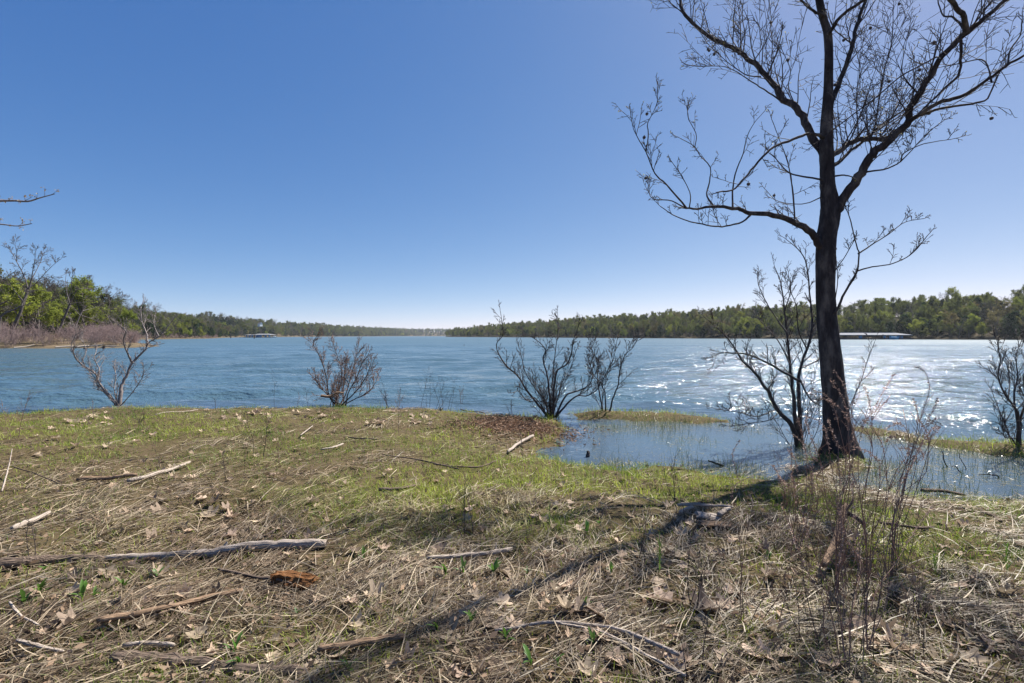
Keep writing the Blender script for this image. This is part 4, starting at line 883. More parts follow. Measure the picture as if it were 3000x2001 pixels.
LIMBS = [   # each main limb with its own side branches: (points, width at start, width at end, depth at start, depth at end)
 [([(1215, 1440), (1170, 1390), (1135, 1345), (1070, 1295), (960, 1245), (850, 1228), (770, 1222), (720, 1200), (640, 1190), (560, 1185), (480, 1197), (410, 1195)], 52, 9, 0, -0.5), ([(415, 1195), (370, 1140), (290, 1050), (235, 1000), (200, 920), (180, 870), (140, 800), (110, 740), (97, 680)], 11, 3, -0.5, -0.9), ([(182, 870), (195, 780), (190, 710), (215, 660), (245, 590), (248, 500)], 7, 3, -0.75, -0.4),
  ([(780, 1235), (730, 1275), (650, 1295), (580, 1300), (500, 1285), (430, 1270), (340, 1235), (265, 1185)], 13, 4, -0.25, -0.8), ([(400, 1190), (320, 1150), (230, 1145), (200, 1110), (195, 1060)], 8, 3, -0.5, -0.2), ([(570, 1183), (530, 1120), (545, 1050), (550, 960), (490, 890), (460, 840), (380, 795)], 11, 3, -0.4, -0.1), ([(462, 842), (470, 770), (425, 680), (420, 620)], 6, 3, -0.15, 0.1), ([(680, 1188), (680, 1090), (700, 980), (740, 880), (760, 790), (800, 710), (860, 640)], 11, 3, -0.3, 0.3), ([(1035, 1255), (1030, 1150), (1010, 1000), (985, 900), (940, 780), (910, 700)], 9, 3, -0.1, -0.6), ([(430, 1195), (435, 1110), (380, 1000), (345, 950)], 7, 3, -0.5, -0.9)],
 [([(1200, 790), (1165, 775), (1110, 770), (1040, 795), (940, 830), (870, 880), (800, 960), (740, 1030), (680, 1090), (620, 1098)], 22, 8, -0.2, -1.0)],
 [([(1225, 900), (1190, 860), (1140, 790), (1090, 690), (1040, 610), (960, 560), (920, 490), (850, 410), (790, 350), (720, 300), (640, 255), (550, 215), (460, 140), (400, 80), (380, 20), (375, -60), (340, -260), (335, -460)], 56, 13, 0, 1.1), ([(840, 440), (760, 430), (680, 380), (620, 330), (580, 290)], 10, 3, 0.5, 0.2), ([(970, 590), (900, 540), (820, 490), (760, 450), (700, 410), (620, 380), (510, 380)], 12, 3, 0.35, -0.3), ([(740, 305), (750, 200), (735, 100), (742, -20)], 8, 4, 0.6, 0.9), ([(800, 350), (870, 240), (900, 130), (890, 20)], 8, 3, 0.5, 0.2), ([(1040, 610), (1000, 500), (1010, 400), (960, 280)], 8, 3, 0.3, -0.2)],
 [([(1225, 640), (1258, 555), (1290, 470), (1340, 350), (1370, 230), (1400, 120), (1430, 30), (1460, -60), (1500, -260), (1520, -500), (1560, -720)], 36, 12, 0, 0.9), ([(1362, 250), (1310, 210), (1265, 170), (1240, 120)], 10, 5, 0.35, 0.0)],
 [([(1230, 195), (1240, 180), (1290, 110), (1340, 60), (1420, 10), (1500, -60), (1600, -240), (1640, -420)], 24, 11, 0, -0.8), ([(1215, 100), (1165, 75), (1110, 40), (1060, -10), (1010, -80)], 18, 9, 0, -0.5)],
 [([(1240, 1290), (1290, 1190), (1340, 1110), (1410, 1010), (1450, 930), (1500, 870), (1580, 800), (1650, 740), (1690, 680), (1705, 610), (1760, 520), (1830, 420), (1870, 340), (1930, 270), (2000, 210), (2060, 160), (2130, 100), (2230, 10), (2290, -50), (2380, -220), (2410, -440)], 70, 13, 0, -1.3), ([(2020, 185), (2010, 110), (1970, 50), (1930, 0), (1900, -60), (1880, -300), (1905, -520)], 28, 12, -1.0, -1.5), ([(2020, 180), (1950, 100), (1890, 90), (1860, 20)], 14, 6, -1.0, -0.6), ([(1990, 230), (1990, 330), (1975, 430), (1900, 500), (1800, 600), (1740, 660)], 15, 9, -1.0, -0.6), ([(1750, 540), (1680, 470), (1650, 400), (1665, 300)], 10, 4, -0.7, -0.3), ([(1870, 340), (1845, 330), (1750, 380), (1640, 440), (1500, 560), (1380, 650), (1250, 750)], 9, 6, -0.9, -0.1)],
 [([(1690, 700), (1760, 650), (1860, 590), (1980, 560), (2080, 500), (2180, 430), (2260, 370), (2350, 320), (2430, 250)], 24, 8, -0.6, -1.6), ([(1760, 660), (1850, 630), (1950, 610), (2050, 595), (2130, 575), (2155, 540), (2200, 440)], 15, 6, -0.7, -1.1), ([(2165, 470), (2150, 400), (2130, 355), (2090, 340), (2000, 360), (1900, 380)], 9, 4, -1.2, -0.7), ([(2260, 370), (2270, 290), (2330, 200), (2340, 120)], 9, 4, -1.4, -1.2)],
 [([(1225, 905), (1270, 880), (1340, 830), (1400, 800), (1470, 800), (1550, 795), (1610, 770)], 38, 22, 0, 0.5), ([(1240, 960), (1290, 930), (1350, 870), (1440, 800), (1530, 720), (1620, 660), (1680, 620)], 26, 10, 0, 0.9), ([(1470, 800), (1500, 700), (1520, 560), (1545, 420), (1590, 250), (1600, 120)], 13, 5, 0.3, 0.8), ([(1400, 800), (1395, 680), (1390, 540), (1410, 400), (1390, 300)], 9, 4, 0.3, 0.0)],
 [([(1420, 1000), (1460, 985), (1560, 970), (1640, 930), (1660, 880), (1760, 830), (1860, 810), (1930, 800)], 14, 3, -0.2, -0.9), ([(1640, 930), (1700, 870), (1800, 760), (1880, 700)], 8, 3, -0.4, -0.6)],
 [([(1195, 1032), (1100, 1015), (1010, 995), (960, 950), (920, 900), (890, 880)], 11, 4, -0.1, -0.5), ([(1190, 1130), (1110, 1165), (1030, 1170), (930, 1150), (870, 1090)], 7, 3, -0.1, 0.4), ([(1012, 995), (1020, 1080), (1035, 1250)], 6, 5, -0.3, -0.2), ([(1270, 1010), (1310, 1005), (1350, 1010)], 10, 7, -0.1, -0.3)],
]
LOW = [([(1110, 560), (1140, 530), (1170, 460), (1210, 390), (1240, 330), (1250, 250), (1240, 220), (1215, 120), (1200, 60), (1180, 10)], 14, 4, -0.1, -0.5), ([(1235, 340), (1300, 320), (1400, 305), (1480, 275), (1540, 230), (1600, 155)], 8, 3, -0.3, -0.8), ([(1245, 250), (1320, 200), (1400, 150), (1480, 90), (1580, 70)], 8, 3, -0.35, 0.1), ([(1120, 345), (1180, 260), (1220, 190)], 6, 3, -0.1, -0.4), ([(1128, 480), (1140, 380), (1130, 250)], 5, 3, -0.1, -0.3)]
trng = random.Random(77); tnr = np.random.default_rng(78)
ALLTW = []
def limb_parts(defs, conv, per_m, Lr, up=0.85, ext=False):
    (ox, oy), sc = conv; mb = MB(); out = []; cfg = tcfg(0.0044, 3, (5, 2, 0), up=(0.03, 0.04, 0.03), ratio=(0.46, 0.5, .5), wob=0.085, n=(6, 3, 2), ang=((0.5, 1.1),) * 3)
    for pts, wa, wb, d0, d1 in defs:
        n = len(pts) * 3; q = smooth_path(np.array(pts, float), n); f = np.linspace(0, 1, n)
        p3 = np.array([P(ox + u / sc, oy + v / sc, TD + d0 + (d1 - d0) * k) for (u, v), k in zip(q, f)]) - tb
        rad = np.maximum((wa + (wb - wa) * f ** 0.6) / sc / 2 / F * TD, 0.0045)
        p3[2:-1] += tnr.normal(size=(n - 3, 3)) * np.minimum(rad[2:-1, None] * 0.2, 0.012)
        tubes(mb, [(p3, rad)], 10 if wa > 15 else 6, ridge=0.14)
        spawn(out, p3, rad, per_m, Lr, cfg, trng, 0.14, up, 0.3, 0.0105)
        if per_m > 5 and wa > 22: spawn(out, p3, rad, 1.1, (0.9, 1.8), dict(cfg, kids=(9, 4, 0), n=(9, 4, 2)), trng, 0.2, 0.9, 0.35, 0.019)      # stronger upright shoots
        dv = Vector(p3[-1] - p3[-3])
        if ext and pts[-1][1] < -300:
            c2_ = dict(n=(8, 6, 5, 3), levels=4, taper=(0.4, 0.4, 0.45, 0.5), wob=0.14, up=(0.08, 0.07, 0.06, .03), kids=(10, 8, 4, 0), t0=(0.1, 0.1, 0.2, 0), ang=((0.4, 0.95),) * 4, ratio=(0.5, 0.45, 0.45, .5), rr=(0.6, 0.5, 0.6, .7), rmin=0.0035)
            grow(out, Vector(p3[-1]), dv, trng.uniform(1.8, 2.8), float(rad[-1]), 0, c2_, trng)
        else: grow(out, Vector(p3[-1]), dv, Lr[1] * 0.32, float(max(rad[-1], 0.0035)), 0, cfg, trng)
    l = link('limb', mb.mesh('limb', M['bark']), tree)
    m2 = MB(); tubes(m2, [(p, r) for p, r, lv in out if len(p) > 5], 4); tubes(m2, [(p, r) for p, r, lv in out if len(p) <= 5], 3)
    tag(link('twigs', m2.mesh('twigs', M['twig']), l), kind='stuff'); ALLTW.extend(out)
for i_, D in enumerate(LIMBS):
    pm, Lr_ = [(3.2, (0.18, 0.55)), (3.4, (0.2, 0.6)), (4.6, (0.4, 1.15)), (4.5, (0.4, 1.1)), (4.5, (0.4, 1.1)), (5.0, (0.4, 1.35)), (4.2, (0.3, 0.9)), (6, (0.5, 1.4)), (5, (0.2, 0.55)), (4, (0.2, 0.5))][i_]
    limb_parts(D, c4, pm * (1.35 if i_ > 1 else 1.1), Lr_, ext=True)
limb_parts(LOW, c3, 6, (0.12, 0.38))
# the trunk's own top carries the crown on above the frame
out = []; top = Vector(Vt.reshape(-1, ns, 3)[-1].mean(0))
c2_ = dict(n=(8, 6, 5, 3), levels=4, taper=(0.4, 0.4, 0.45, 0.5), wob=0.13, up=(0.1, 0.07, 0.05, .03), kids=(9, 7, 4, 0), t0=(0.1, 0.1, 0.2, 0), ang=((0.4, 0.95),) * 4, ratio=(0.55, 0.45, 0.45, .5), rr=(0.6, 0.5, 0.6, .7), rmin=0.0035)
for k in range(3): grow(out, top, Vector((trng.uniform(-.5, .5), trng.uniform(-.5, .5), 1)), 2.8, 0.03, 0, c2_, trng)
mb = MB(); tubes(mb, [(p, r) for p, r, l in out if l == 0], 6, ridge=0.1); l = link('limb', mb.mesh('limb', M['bark']), tree)
mb = MB(); tubes(mb, [(p, r) for p, r, l in out if l == 1], 4); tubes(mb, [(p, r) for p, r, l in out if l > 1], 3); tag(link('twigs', mb.mesh('twigs', M['twig']), l), kind='stuff')
# hanging seed balls and opening buds
me = bpy.data.meshes.new('seed_ball'); import bmesh
bm = bmesh.new(); bmesh.ops.create_icosphere(bm, subdivisions=2, radius=0.021)
for v in bm.verts: v.co *= trng.uniform(0.88, 1.08)
bm.to_mesh(me); bm.free(); me.materials.append(M['twig'])
tips = [p[-1] for p, r, l in ALLTW if p[-1].z > 3.6 and l >= 1]
trng.shuffle(tips)
for q in tips[:46]:
    link('seed_ball', me, tree, (q.x, q.y, q.z - 0.03))
bp_ = np.array([tuple(q) for q in tips[46:1500]]); mb = MB(); leaves(mb, bp_, tnr.uniform(0.004, 0.012, len(bp_)), np.array([[0.34, 0.30, 0.06]]) * tnr.uniform(0.5, 1.3, (len(bp_), 1)), 0.6, 0, tnr)
o = link('buds', mb.mesh('buds', M['sprout']), tree); o['kind'] = 'stuff'

# budding tree just outside the left edge whose branch tips reach into view
lt = np.array([-8.3, 5.9, float(H(-8.3, 5.9)) - 0.05])
e = thing('budding_tree', 'tree beyond the left edge, only two budding branch tips in view', 'tree', lt)
mb = MB(); tubes(mb, [(smooth_path([(0, 0, -0.1), (0.1, 0, 1.5), (0.0, 0.1, 3.0), (-0.2, 0, 4.5), (-0.1, 0, 6)], 16), np.linspace(0.13, 0.05, 16))], 12, ridge=0.1); link('trunk', mb.mesh('trunk', M['bark']), e)
bt = [(0, 590), (80, 589), (110, 578), (160, 568)]
def edge_branch(pxs, zs, d, r0, label, n):
    p = [np.array([0.0, 0.05, zs])] + [np.array([-1.0, -0.5, zs + 0.1])] if False else [np.array([0.0, 0.05, zs])]
    p += [P(x, y, d) - lt for x, y in pxs]
    q = smooth_path(p, 22); rad = np.linspace(r0, 0.004, 22); mb = MB(); tubes(mb, [(q, rad)], 5); b = link('branch', mb.mesh('branch', M['pale_bark']), e)
    out = []; spawn(out, q, rad, 11.0, (0.04, 0.14), tcfg(0.0025, 2, (1, 0, 0), n=(4, 3, 3)), trng, 0.3, 0.35, 0.5, 0.004)
    mb = MB(); tubes(mb, [(a_, r_) for a_, r_, l_ in out], 3); tag(link('twigs', mb.mesh('twigs', M['pale_bark']), b), kind='stuff')
    tp_ = np.array([tuple(a_[-1]) for a_, r_, l_ in out]); mb = MB(); leaves(mb, np.repeat(tp_, 3, 0) + tnr.normal(size=(len(tp_) * 3, 3)) * 0.01, 0.010, np.tile([0.30, 0.22, 0.06], (len(tp_) * 3, 1)), 0.6, 0, tnr); tag(link('buds', mb.mesh('buds', M['sprout']), b), kind='stuff')
edge_branch([(-260, 600), (-100, 592), (30, 588), (80, 590), (115, 580), (160, 568)], 2.9, 5.2, 0.02, '', 1)
edge_branch([(-240, 670), (-120, 650), (0, 657), (50, 662), (93, 655)], 2.6, 5.4, 0.014, '', 1)
# ------------------------------------------------------------------ logs, sticks, leaves, sprouts, weeds on the bank
DR = random.Random(5); DN = np.random.default_rng(55)
def log(pts, w0_, w1_, mat, label, name='stick', cat='stick', lift=0.5, n=None, ridge=0.25, sides=9, stub=None, group=None, jag=True, hi=None):
    """a fallen branch along ground points given as photograph positions; widths in metres"""
    g = np.array([gpt(x, y) for x, y in pts]); n = n or max(8, len(pts) * 4)
    q = smooth_path(g, n); rad = np.linspace(w0_ / 2, w1_ / 2, n) * (1 + 0.12 * DN.normal(size=n).cumsum() / np.sqrt(n))
    q[:, 2] = np.maximum(H(q[:, 0], q[:, 1]), 0.0); k = np.ones(5) / 5
    q[:, 2] = np.convolve(np.pad(q[:, 2], 2, 'edge'), k, 'valid') + np.maximum(rad * lift * 2, 0) + 0.022
    if hi is not None: q[:, 2] += np.interp(np.linspace(0, 1, n), np.linspace(0, 1, len(hi)), hi)
    q[1:-1] += DN.normal(size=(n - 2, 3)) * rad[1:-1, None] * 0.10
    b = q[n // 2].copy(); mb = MB()
    pts3 = np.concatenate([[q[0] - (q[1] - q[0]) * 0.02], q, [q[-1] + (q[-1] - q[-2]) * 0.02]]); rr = np.concatenate([[rad[0] * 0.15], rad, [rad[-1] * 0.15]])
    if jag: rr[1] *= 0.8; rr[-2] *= 0.8
    d0 = (q[-1] - q[0]); yaw = math.atan2(d0[1], d0[0]); c, s = math.cos(-yaw), math.sin(-yaw)
    loc = pts3 - b; loc = np.stack([loc[:, 0] * c - loc[:, 1] * s, loc[:, 0] * s + loc[:, 1] * c, loc[:, 2]], 1)
    tubes(mb, [(loc, rr)], sides, ridge=ridge)
    o = link(name, mb.mesh(name, M[mat]), None, b); o.rotation_euler = (0, 0, yaw); tag(o, label, cat, group)
    if stub:
        for t, L, a in stub:
            i = int(t * (n - 1)) + 1; p = loc[i]; m = MB(); r = rr[i] * 0.45
            tubes(m, [(smooth_path([p, p + np.array([L * .3, a * L * .6, L * .5]), p + np.array([L * .45, a * L, L])], 6), np.linspace(r, r * .55, 6))], 6, ridge=0.3); link('branch_stub', m.mesh('branch_stub', M[mat]), o)
    return o
log([(305, 1648), (470, 1643), (640, 1630), (800, 1608), (955, 1604)], 0.05, 0.07, 'driftwood', 'long pale weathered log with a knot lying across the left foreground', 'log', 'log', 0.08, 26, 0.2, 14, [(0.55, 0.05, 0.4)])
log([(-90, 1672), (60, 1662), (180, 1654), (300, 1652)], 0.08, 0.05, 'dark_wood', 'dark weathered log at the left edge in line with the pale log', 'log', 'log', 0.1, 18, 0.2, 12)
log([(328, 1946), (480, 1950), (650, 1968), (820, 1985), (900, 1990)], 0.07, 0.05, 'dark_wood', 'thick brown log half buried in straw at the bottom left', 'log', 'log', 0.08, 22, 0.2, 12)
log([(360, 1922), (440, 1916), (510, 1920)], 0.022, 0.016, 'driftwood', 'short pale stick lying along the bottom left log', lift=1.4)
log([(285, 1848), (400, 1826), (520, 1795), (620, 1770), (712, 1752)], 0.04, 0.03, 'brown_wood', 'slender brown branch slanting up right below the pale log', lift=0.7, n=18)
log([(640, 1693), (720, 1708), (790, 1722), (856, 1738)], 0.018, 0.02, 'dark_wood', 'thin dark stick pointing at the rotten wood chunk', lift=1.8)
log([(930, 1932), (1010, 1920), (1100, 1905), (1185, 1892)], 0.032, 0.036, 'brown_wood', 'brown branch with a flaring end near the bottom middle', lift=0.8, stub=[(0.92, 0.05, 0.8)])
log([(225, 1420), (290, 1416), (350, 1410), (400, 1404)], 0.05, 0.035, 'brown_wood', 'short brown rotten log far left beside the white stick', 'log', 'log', 0.6)
log([(372, 1424), (440, 1405), (500, 1390), (556, 1366)], 0.04, 0.03, 'driftwood', 'white bleached stick right of the short brown log', lift=0.8)
log([(1488, 1334), (1520, 1310), (1562, 1288)], 0.035, 0.045, 'driftwood', 'white driftwood stick at the edge of the flooded hollow', lift=0.8)
log([(1250, 1652), (1340, 1648), (1420, 1642), (1500, 1630)], 0.028, 0.03, 'driftwood', 'pale peeling stick in the middle foreground', lift=1.0, stub=[(0.8, 0.05, 0.7)])
log([(1450, 1867), (1560, 1852), (1680, 1850), (1790, 1866), (1900, 1905), (1990, 1950)], 0.016, 0.022, 'driftwood', 'long pale curved branch across the bottom middle', lift=1.2, n=24)
log([(1640, 1848), (1760, 1875), (1900, 1950), (2010, 2010)], 0.014, 0.02, 'driftwood', 'second pale branch slanting down right under the curved one', lift=1.2, n=18)
log([(1985, 1502), (2060, 1500), (2110, 1498), (2148, 1502)], 0.03, 0.022, 'driftwood', 'grey stick lying above the broken boards by the sapling', lift=1.2)
log([(1992, 1521), (2012, 1508), (2030, 1502)], 0.035, 0.03, 'driftwood', 'short grey stick end joining the grey stick by the sapling', lift=0.9)
log([(2105, 1530), (2122, 1516), (2140, 1510)], 0.04, 0.03, 'driftwood', 'pale stick end leaning on the broken boards', lift=1.0)
log([(2578, 1552), (2640, 1560), (2690, 1566), (2736, 1562)], 0.022, 0.016, 'dark_wood', 'dark stick lying on pale straw right of the red weeds', lift=1.6)
log([(2412, 1704), (2450, 1650), (2480, 1610)], 0.04, 0.055, 'brown_wood', 'brown hooked broken branch standing up among the red weeds', lift=0.9, hi=[0.05, 0.12, 0.26], n=14, stub=[(0.9, 0.1, -0.5)])
log([(2480, 1616), (2510, 1622), (2535, 1630)], 0.03, 0.02, 'dark_wood', 'dark short arm of the hooked branch among the red weeds', hi=[0.25, 0.22, 0.18])
log([(2700, 1448), (2770, 1450), (2830, 1462)], 0.045, 0.03, 'dark_wood', 'dark mossy stick on the edge of the flooded hollow at right', lift=0.5)
log([(2870, 1502), (2910, 1520), (2935, 1540)], 0.03, 0.02, 'dark_wood', 'dark curved stick in straw near the right edge')
log([(1120, 1342), (1200, 1355), (1290, 1375), (1345, 1390)], 0.012, 0.018, 'dark_wood', 'thin dark stick slanting right in the middle green grass', lift=2)
log([(1270, 1372), (1330, 1380), (1400, 1382), (1450, 1362)], 0.02, 0.014, 'dark_wood', 'crooked dark stick crossing the thin one in the green grass', lift=1.5)
log([(1110, 1450), (1170, 1446), (1218, 1434)], 0.04, 0.03, 'dark_wood', 'short dark rotten stick in the middle grass', lift=0.7)
log([(1020, 1288), (1060, 1294), (1110, 1296)], 0.02, 0.02, 'dark_wood', 'dark twig left of the little puddle', lift=1)
log([(938, 1328), (970, 1322), (1005, 1310)], 0.025, 0.03, 'driftwood', 'white stick left of the middle grass', lift=1)
log([(880, 1285), (900, 1268), (916, 1256)], 0.022, 0.02, 'driftwood', 'small white stick on the bank crest', lift=1.2)
log([(455, 1222), (520, 1212), (580, 1206)], 0.02, 0.014, 'driftwood', 'pale thin stick lying on the green crest at left', lift=1)
log([(35, 1570), (90, 1545), (145, 1516)], 0.04, 0.03, 'driftwood', 'pale stick slanting right at the left edge', lift=0.9)
log([(5, 1455), (22, 1420), (35, 1385)], 0.016, 0.01, 'driftwood', 'pale upright twig leaning at the left edge', hi=[0.02, 0.12, 0.25])
log([(35, 1395), (100, 1410), (190, 1437)], 0.014, 0.01, 'dark_wood', 'dark thin twig above the left edge stick', hi=[0.08, 0.06, 0.02])
log([(50, 1905), (110, 1920), (185, 1935)], 0.018, 0.014, 'driftwood', 'pale forked stick in the bottom left corner', lift=1.4, stub=[(0.5, 0.05, -1)])
log([(28, 1785), (70, 1830), (115, 1855)], 0.014, 0.01, 'driftwood', 'thin pale twig slanting down at the left edge', lift=1.6)
log([(1650, 1760), (1690, 1735), (1720, 1720)], 0.016, 0.012, 'dark_wood', 'grey twig propped in the shade of the tree', hi=[0, .04, .08])
log([(1350, 1205), (1390, 1208), (1420, 1214)], 0.03, 0.015, 'bark', 'black driftwood stick at the water edge left of the large shrub', lift=0.7)
# sticks poking from the flooded hollow
def wet_stick(pts, d, w, label):
    p = np.array([P(x, y, d) for x, y in pts]); b = p[0].copy(); b[2] = 0; mb = MB(); q = smooth_path(p - b, 10, 0.003)
    tubes(mb, [(q, np.linspace(w, w * .5, 10))], 6, ridge=0.2); o = link('stick', mb.mesh('stick', M['bark']), None, b); tag(o, label, 'stick'); return o
wet_stick([(2784, 1375), (2768, 1355), (2764, 1330), (2760, 1322)], 6.45, 0.009, 'dark crooked stick poking from the flooded hollow at right')
wet_stick([(2836, 1380), (2822, 1358), (2812, 1340), (2808, 1325)], 6.35, 0.006, 'thin dark twig poking from the hollow right of the crooked stick')
wet_stick([(2832, 1394), (2812, 1380), (2800, 1366), (2790, 1368)], 6.2, 0.007, 'dark bent twig lying in the hollow below the crooked stick')
wet_stick([(2930, 1404), (2918, 1392), (2895, 1390), (2868, 1391)], 5.95, 0.010, 'dark stick arched over the water near the right edge')
wet_stick([(2120, 1366), (2095, 1356), (2075, 1350)], 6.5, 0.018, 'dark waterlogged stick floating in the middle of the hollow')
wet_stick([(1722, 1338), (1724, 1326), (1720, 1322)], 7.0, 0.03, 'small black stump in the flooded hollow at left')

# broken boards and rotten chunk
def chunk(px, py, size, rz, mat, label, name, cat, rough=0.25, tilt=0.0, seed=0):
    nrg = np.random.default_rng(seed); L, Wd, Ht = size; nx, ny = 22, 8
    g = gpt(px, py); u = np.linspace(-1, 1, nx); V = []
    prof = []
    for i, x in enumerate(u):
        ring = []
        for k in range(12):
            a = k / 12 * 2 * np.pi; cx_, cy_ = np.cos(a), np.sin(a); m = max(abs(cx_), abs(cy_)); sq = (abs(cx_) ** 3 + abs(cy_) ** 3) ** (-1 / 3)
            fib = 1 + rough * (vnoise(np.array(k * 1.3 + seed), np.array(x * 1.5 + 9)) - 0.5) + rough * 0.6 * (vnoise(np.array(k * 3.7), np.array(x * 5 + seed)) - 0.5)
            ex = 1.0 + (0.10 * nrg.normal() if i in (0, nx - 1) else 0)
            ring.append((x * L / 2 * ex, cy_ * sq * Wd / 2 * fib, cx_ * sq * Ht / 2 * fib))
        prof.append(ring)
    V = np.array(prof).reshape(-1, 3); i = np.arange(nx - 1)[:, None]; j = np.arange(12)[None]
    Q = np.stack([i * 12 + j, i * 12 + (j + 1) % 12, (i + 1) * 12 + (j + 1) % 12, (i + 1) * 12 + j], -1).reshape(-1, 4)
    mb = MB(); mb.add(V, Q)
    for e0, s_ in ((0, 1), ((nx - 1) * 12, -1)):
        c = V[e0:e0 + 12].mean(0) + np.array([s_ * L * 0.03, 0, 0]); Vc = np.concatenate([V[e0:e0 + 12], [c]]); mb.add(Vc, [(k, (k + 1) % 12, 12, 12) for k in range(12)])
    o = link(name, mb.mesh(name, M[mat], smooth=False), None, (g[0], g[1], g[2] + Ht * 0.45 + 0.02)); o.rotation_euler = (0.1, tilt, rz); return tag(o, label, cat)
chunk(862, 1725, (0.25, 0.09, 0.075), -0.08, 'rotten_wood', 'crumbling reddish brown rotten wood chunk right of the left foreground logs', 'rotten_wood_chunk', 'wood', 0.75, 0.06, 4)
chunk(2078, 1525, (0.20, 0.11, 0.03), -0.15, 'driftwood', 'flat grey weathered board by the sapling in the tree shadow', 'board', 'board', 0.3, 0.1, 5)
chunk(2100, 1546, (0.26, 0.08, 0.02), -0.1, 'brown_wood', 'thin brown bark slab in front of the grey board', 'bark_slab', 'bark', 0.35, 0.05, 6)

# --- fallen sycamore leaves
def leaf_mesh(seed):
    nrg = np.random.default_rng(seed); n = 40; th = np.linspace(0, 2 * np.pi, n, endpoint=False)
    r = np.full(n, 0.46)
    for c, h, w in [(np.pi / 2, 0.72, 0.30), (np.pi / 2 + 0.95, 0.62, 0.27), (np.pi / 2 - 0.95, 0.62, 0.27), (np.pi / 2 + 1.95, 0.42, 0.25), (np.pi / 2 - 1.95, 0.42, 0.25)]:
        dd = np.angle(np.exp(1j * (th - c))); r = np.maximum(r, 0.44 + 0.75 * h * np.clip(1 - (np.abs(dd) / (w * 1.9)) ** 1.6, 0, 1))
    r = r * (1 + 0.10 * np.where(np.arange(n) % 2, 1, -1) * nrg.random(n)) * (0.9 + 0.2 * nrg.random(n))
    V = [(0, 0, 0)]
    for f in (0.5, 1.0):
        for t, q in zip(th, r): V.append((math.cos(t) * q * f, math.sin(t) * q * f, 0))
    V = np.array(V); k1, k2, k3 = nrg.uniform(-0.5, 0.9), nrg.uniform(-0.3, 0.7), nrg.uniform(-0.6, 0.6)
    V[:, 2] = k1 * V[:, 0] ** 2 + k2 * V[:, 1] ** 2 + k3 * V[:, 0] * V[:, 1] + 0.16 * (fbm(V[:, 0] * 2.2 + seed, V[:, 1] * 2.2, seed) - 0.5) * 2 + 0.05 * np.abs(np.sin(np.arctan2(V[:, 1], V[:, 0]) * 2.5)) * np.hypot(V[:, 0], V[:, 1])
    fold = nrg.uniform(0, 0.35); V[:, 2] += fold * np.abs(V[:, 0]); V[:, 0] *= (1 - 0.3 * fold)
    Q = [(0, 1 + i, 1 + (i + 1) % n, 1 + (i + 1) % n) for i in range(n)] + [(1 + i, 1 + n + i, 1 + n + (i + 1) % n, 1 + (i + 1) % n) for i in range(n)]
    base = np.array([0.47, 0.37, 0.27]) * nrg.uniform(0.75, 1.2); vein = np.abs(np.sin(np.arctan2(V[:, 1], V[:, 0]) * 2.5))[:, None]
    C = base * (0.78 + 0.3 * vein) * nrg.uniform(0.88, 1.1, (len(V), 1))
    mb = MB(); mb.add(V, [q for q in Q if len(set(q)) == 4], C)
    tri = np.array([[0, 1 + i, 1 + (i + 1) % n, 1 + (i + 1) % n] for i in range(n)])
    Vq = [V[0]] + [V[1 + i] * 0.02 for i in range(n)]
    inner = np.concatenate([np.array([V[1 + i] * 0.01 for i in range(n)]), V[1:1 + n]]); mb.add(inner, [(i, n + i, n + (i + 1) % n, (i + 1) % n) for i in range(n)], np.concatenate([C[1:1 + n], C[1:1 + n]]))
    st = MB(); tubes(st, [([(0, -0.02, 0.0), (0.02, -0.35, 0.02), (0.08, -0.75, 0.06)], [0.02, 0.014, 0.016])], 4, (0.25, 0.17, 0.1))
    return mb.mesh('leaf_blade', M['leaf']), st.mesh('leaf_stalk', M['leaf'])
LM = [leaf_mesh(300 + i) for i in range(9)]
def leaf(px, py, size, label, group=None, tilt=None, rz=None, lift=0.022, vi=None):
    g = gpt(px, py, 0); v = LM[DR.randrange(len(LM)) if vi is None else vi]
    o = link('fallen_leaf', v[0], None, (g[0], g[1], g[2] + lift)); s = size / 1.5
    o.scale = (s, s, s); t = DR.gauss(0, 0.2) if tilt is None else tilt
    o.rotation_euler = (t, DR.gauss(0, 0.2), DR.uniform(0, 6.28) if rz is None else rz); tag(o, label, 'leaf', group)
    if size > 0.09: link('stalk', v[1], o)
    return o
